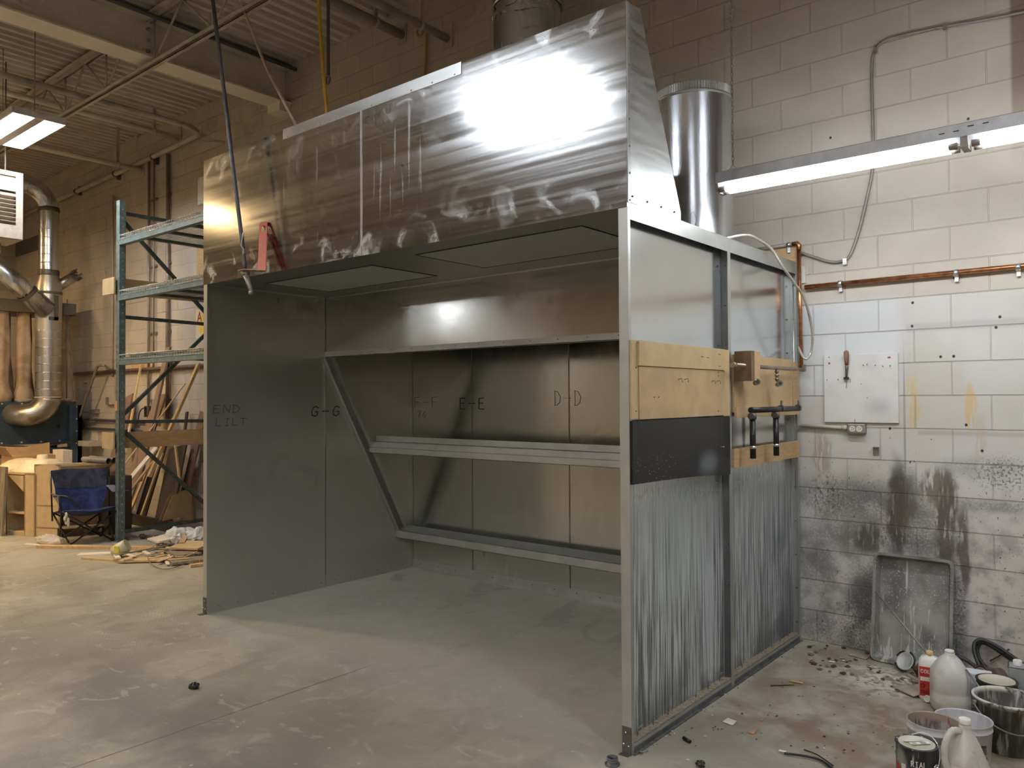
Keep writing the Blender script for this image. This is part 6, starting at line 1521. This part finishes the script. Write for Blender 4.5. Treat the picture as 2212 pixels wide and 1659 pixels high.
# flakes of dry paint
rnd = random.Random(77)
fm = [M['rust'], plain('dark flake', (.06,.045,.035), .7), plain('tan flake', (.45,.36,.25), .8), plain('white flake', (.75,.72,.65), .7), M['rust'], plain('brown flake', (.20,.12,.07), .8)]
def flake(u, v, s):
    p = fx(u, v); n = rnd.randint(4, 6); a0 = rnd.uniform(0, 6); pts = []
    for k in range(n):
        a = a0+2*PI*k/n; r_ = s*rnd.uniform(.5, 1); pts.append(p+Vector((r_*math.cos(a), r_*math.sin(a), .003+rnd.uniform(0, .35)*s)))
    mb = MB(); mb.prism(pts, (0,0,.0015)); return mb
for k in range(110):
    if k < 70: u = rnd.uniform(1745, 1985); v = rnd.uniform(1392 + (u-1745)*.10, 1440+(u-1745)*.28)
    else: u = rnd.uniform(1480, 1930); v = rnd.uniform(1480, 1640)
    if u < 1735 and v < 1632-(u-1366)*.66+18: v += 60
    s = rnd.uniform(.006, .026) if k < 70 else rnd.uniform(.003, .009)
    tag(flake(u, v, s).build('paint_flake', rnd.choice(fm)), 'curled flake of dry paint on the floor of the right hand corner', 'paint flake', 'dry paint flakes on the corner floor')
for k in range(26):
    u = rnd.uniform(1375, 1720); v = 1632-(u-1366)*.68+rnd.uniform(2, 14)
    tag(flake(u, v+2, rnd.uniform(.003, .008)).build('floor_crumb', rnd.choice(fm)), 'tiny crumb of debris along the outer foot of the booth wall', 'crumb', 'crumbs along the booth wall foot')

# ------------------------------------------------------------------ lamps
M['tube'] = emit('fluorescent tube', (.86,.93,1.0), 20)
g = root('strip_light', (1.2, 1.1, 2.79), 'long chain-hung fluorescent strip light before the block wall', 'strip light')
xs, xe, yl, zl = -.055, 2.40, 1.10, 2.80
mb = MB(); prof = [(-.055, zl+.035), (-.055, zl+.095), (-.03, zl+.105), (.03, zl+.105), (.055, zl+.095), (.055, zl+.035)]
mb.prism([(xs, yl+a, b) for a, b in prof], (xe-xs, 0, 0)); mb.build('housing', plain('grey strip housing', (.50,.52,.55), .4, .3), g)
for xa, xb in ((xs, xs+.012), (1.165, 1.195), (xe-.012, xe)): mb = MB(); mb.box((xa, yl-.05, zl-.016), (xb, yl+.05, zl+.035)); mb.build('lampholder', M['graypipe'], g)
for a, b in ((xs+.015, 1.15), (1.21, xe-.02)):
    for s in (-1, 1):
        mb = MB(); mb.tube([(a+.035, yl+s*.032, zl), (b-.035, yl+s*.032, zl)], .0145, 14); t = mb.build('tube', M['tube'], g)
        for e in ((a, a+.035), (b-.035, b)): mb = MB(); mb.tube([(e[0], yl+s*.032, zl), (e[1], yl+s*.032, zl)], .0165, 12); mb.build('end_cap', M['graypipe'], t)
for dx in (-.09, -.03, .03, .09): mb = MB(); mb.box((1.18+dx-.012, yl-.0562, zl+.062+.012*(dx > 0)), (1.18+dx+.012, yl-.055, zl+.067+.012*(dx > 0))); mb.build('knockout_slot', M['rivet_dark'], g)
cx = at(1583, 385, y=yl).x
def chain(x, y, z0, z1, name='chain', parent=None):
    mb = MB(); z = z0; k = 0
    while z < z1:
        pts = []
        for i in range(9):
            t = 2*PI*i/8; a = .0065*math.cos(t); b = .015*math.sin(t)
            pts.append((x+(a if k % 2 else 0), y+(0 if k % 2 else a), z+b))
        mb.tube(pts, .0022, 5, False); z += .024; k += 1
    return mb.build(name, M['graypipe'], parent)
chain(cx, yl, zl+.15, ZC, parent=g); chain(2.25, yl, zl+.15, ZC, parent=g)
for xx in (cx, 2.25): mb = MB(); mb.tube([(xx-.03, yl, zl+.105), (xx, yl, zl+.14), (xx+.03, yl, zl+.105)], .002, 5); mb.build('chain_hook', M['graypipe'], g)

M['hb'] = emit('high bay tube', (.86,.92,1.0), 36)
M['refl'] = plain('lamp reflector', (.80,.80,.80), .35, .3)
def highbay(cx, cy, z, L=1.22, Wd=.50):
    """two banks of tubes either side of a ballast spine, under a shallow reflector pan"""
    g = root('high_bay_light', (cx, cy, z), 'bright fluorescent high-bay light hanging under the roof joists above the dust collector', 'ceiling light')
    mb = MB(); t = .012
    mb.box((-L/2, -Wd/2, .055), (L/2, Wd/2, .07)); mb.box((-L/2, -Wd/2, .0), (L/2, -Wd/2+t, .06)); mb.box((-L/2, Wd/2-t, .0), (L/2, Wd/2, .06)); mb.box((-L/2, -Wd/2, .0), (-L/2+t, Wd/2, .06)); mb.box((L/2-t, -Wd/2, .0), (L/2, Wd/2, .06))
    o = mb.build('pan', M['refl'], g, base=None) if False else None
    me_parent = g
    def b(mb, name, mat, par=None):
        for i, v in enumerate(mb.v): mb.v[i] = v + Vector((cx, cy, z))
        return mb.build(name, mat, par or g)
    b(mb, 'reflector_pan', M['refl'])
    mb = MB(); mb.box((-L/2+t, -.045, .0), (L/2-t, .045, .05)); b(mb, 'ballast_spine', M['beige'])
    for s in (-1, 1):
        for k in range(3):
            yy = s*(.075+.066*k)
            mb = MB(); mb.tube([(-L/2+.03, yy, .022), (L/2-.03, yy, .022)], .0135, 10); b(mb, 'tube', M['hb'])
    for xx in (-L/2+.15, L/2-.15): mb = MB(); mb.tube([(xx, 0, .07), (xx, 0, ZC-z)], .004, 6); b(mb, 'hanger', M['graypipe'])
    return g
hb = highbay(-7.42, -.08, 4.47)
for (x, y, lab, z) in [(-2.95, -3.1, 'fluorescent high-bay light over the open floor before the booth', 4.55), (1.6, -4.6, 'fluorescent high-bay light added for fill, unseen behind the camera', 4.55), (-11.6, -8.6, 'fluorescent high-bay light in the far front corner of the shop', 3.7),
        (-2.2, -7.2, 'fluorescent high-bay light added for fill, unseen near the front wall', 4.55), (3.6, -1.6, 'fluorescent high-bay light added for fill, unseen right of the camera', 4.55)]:  # behind-camera, front-wall and right-hand ones are unseen, added as fill
    c = copy_tree(hb); c.location = (x, y, z); c['label'] = lab
    # hangers keep their length; the copies hang from drop rods of the same length
M['warm'] = emit('warm discharge lamp', (1.0,.66,.31), 170); M['warm_fill'] = emit('warm fill of added lamps', (1.0,.69,.34), 185)  # the stronger one serves unseen lamps added as warm fill
g = root('warm_bay_light', (-9.6, -3.4, 4.5), 'round bell-shaped warm discharge lamp hanging out on the left of the shop', 'ceiling light')
mb = MB(); mb.lathe([(.26,0),(.24,.06),(.16,.20),(.09,.30),(.09,.42)], (-9.6, -3.4, 4.5), 28, close=True); mb.build('shade', M['refl'], g)
mb = MB(); mb.sphere((-9.6, -3.4, 4.62), .085, 16, (1,1,1.3)); bulb = mb.build('bulb', M['warm'], g)
mb = MB(); mb.tube([(-9.6, -3.4, 4.9), (-9.6, -3.4, ZC)], .01, 8); mb.build('hanger', M['graypipe'], g)
def copy_at(o, loc, lab):
    c = copy_tree(o); c.location = loc; c['label'] = lab
    for ch in c.children:
        if ch.name.startswith('bulb'):
            ch.data = ch.data.copy(); ch.data.materials[0] = M['warm_fill']
            for v in ch.data.vertices: v.co = (v.co.x*2, v.co.y*2, .13+(v.co.z-.12)*1.3)
    return c
copy_at(g, (-8.6, -1.5, 4.5), 'round bell-shaped warm lamp added out of frame before the unit heater to warm the floor')  # unseen lamp, added to warm the left floor
copy_at(g, (-12.4, -2.2, 4.5), 'round bell-shaped warm lamp added unseen, farthest left, to warm that side of the shop')  # also added and unseen, warms the far left
copy_at(g, (-.6, -8.8, 4.5), 'round bell-shaped warm lamp added for fill, unseen near the front wall')  # unseen, added as fill from the front
w = bpy.data.worlds.new('world'); S.world = w; w.use_nodes = True
w.node_tree.nodes['Background'].inputs[0].default_value = (.9,.8,.65,1); w.node_tree.nodes['Background'].inputs[1].default_value = .02
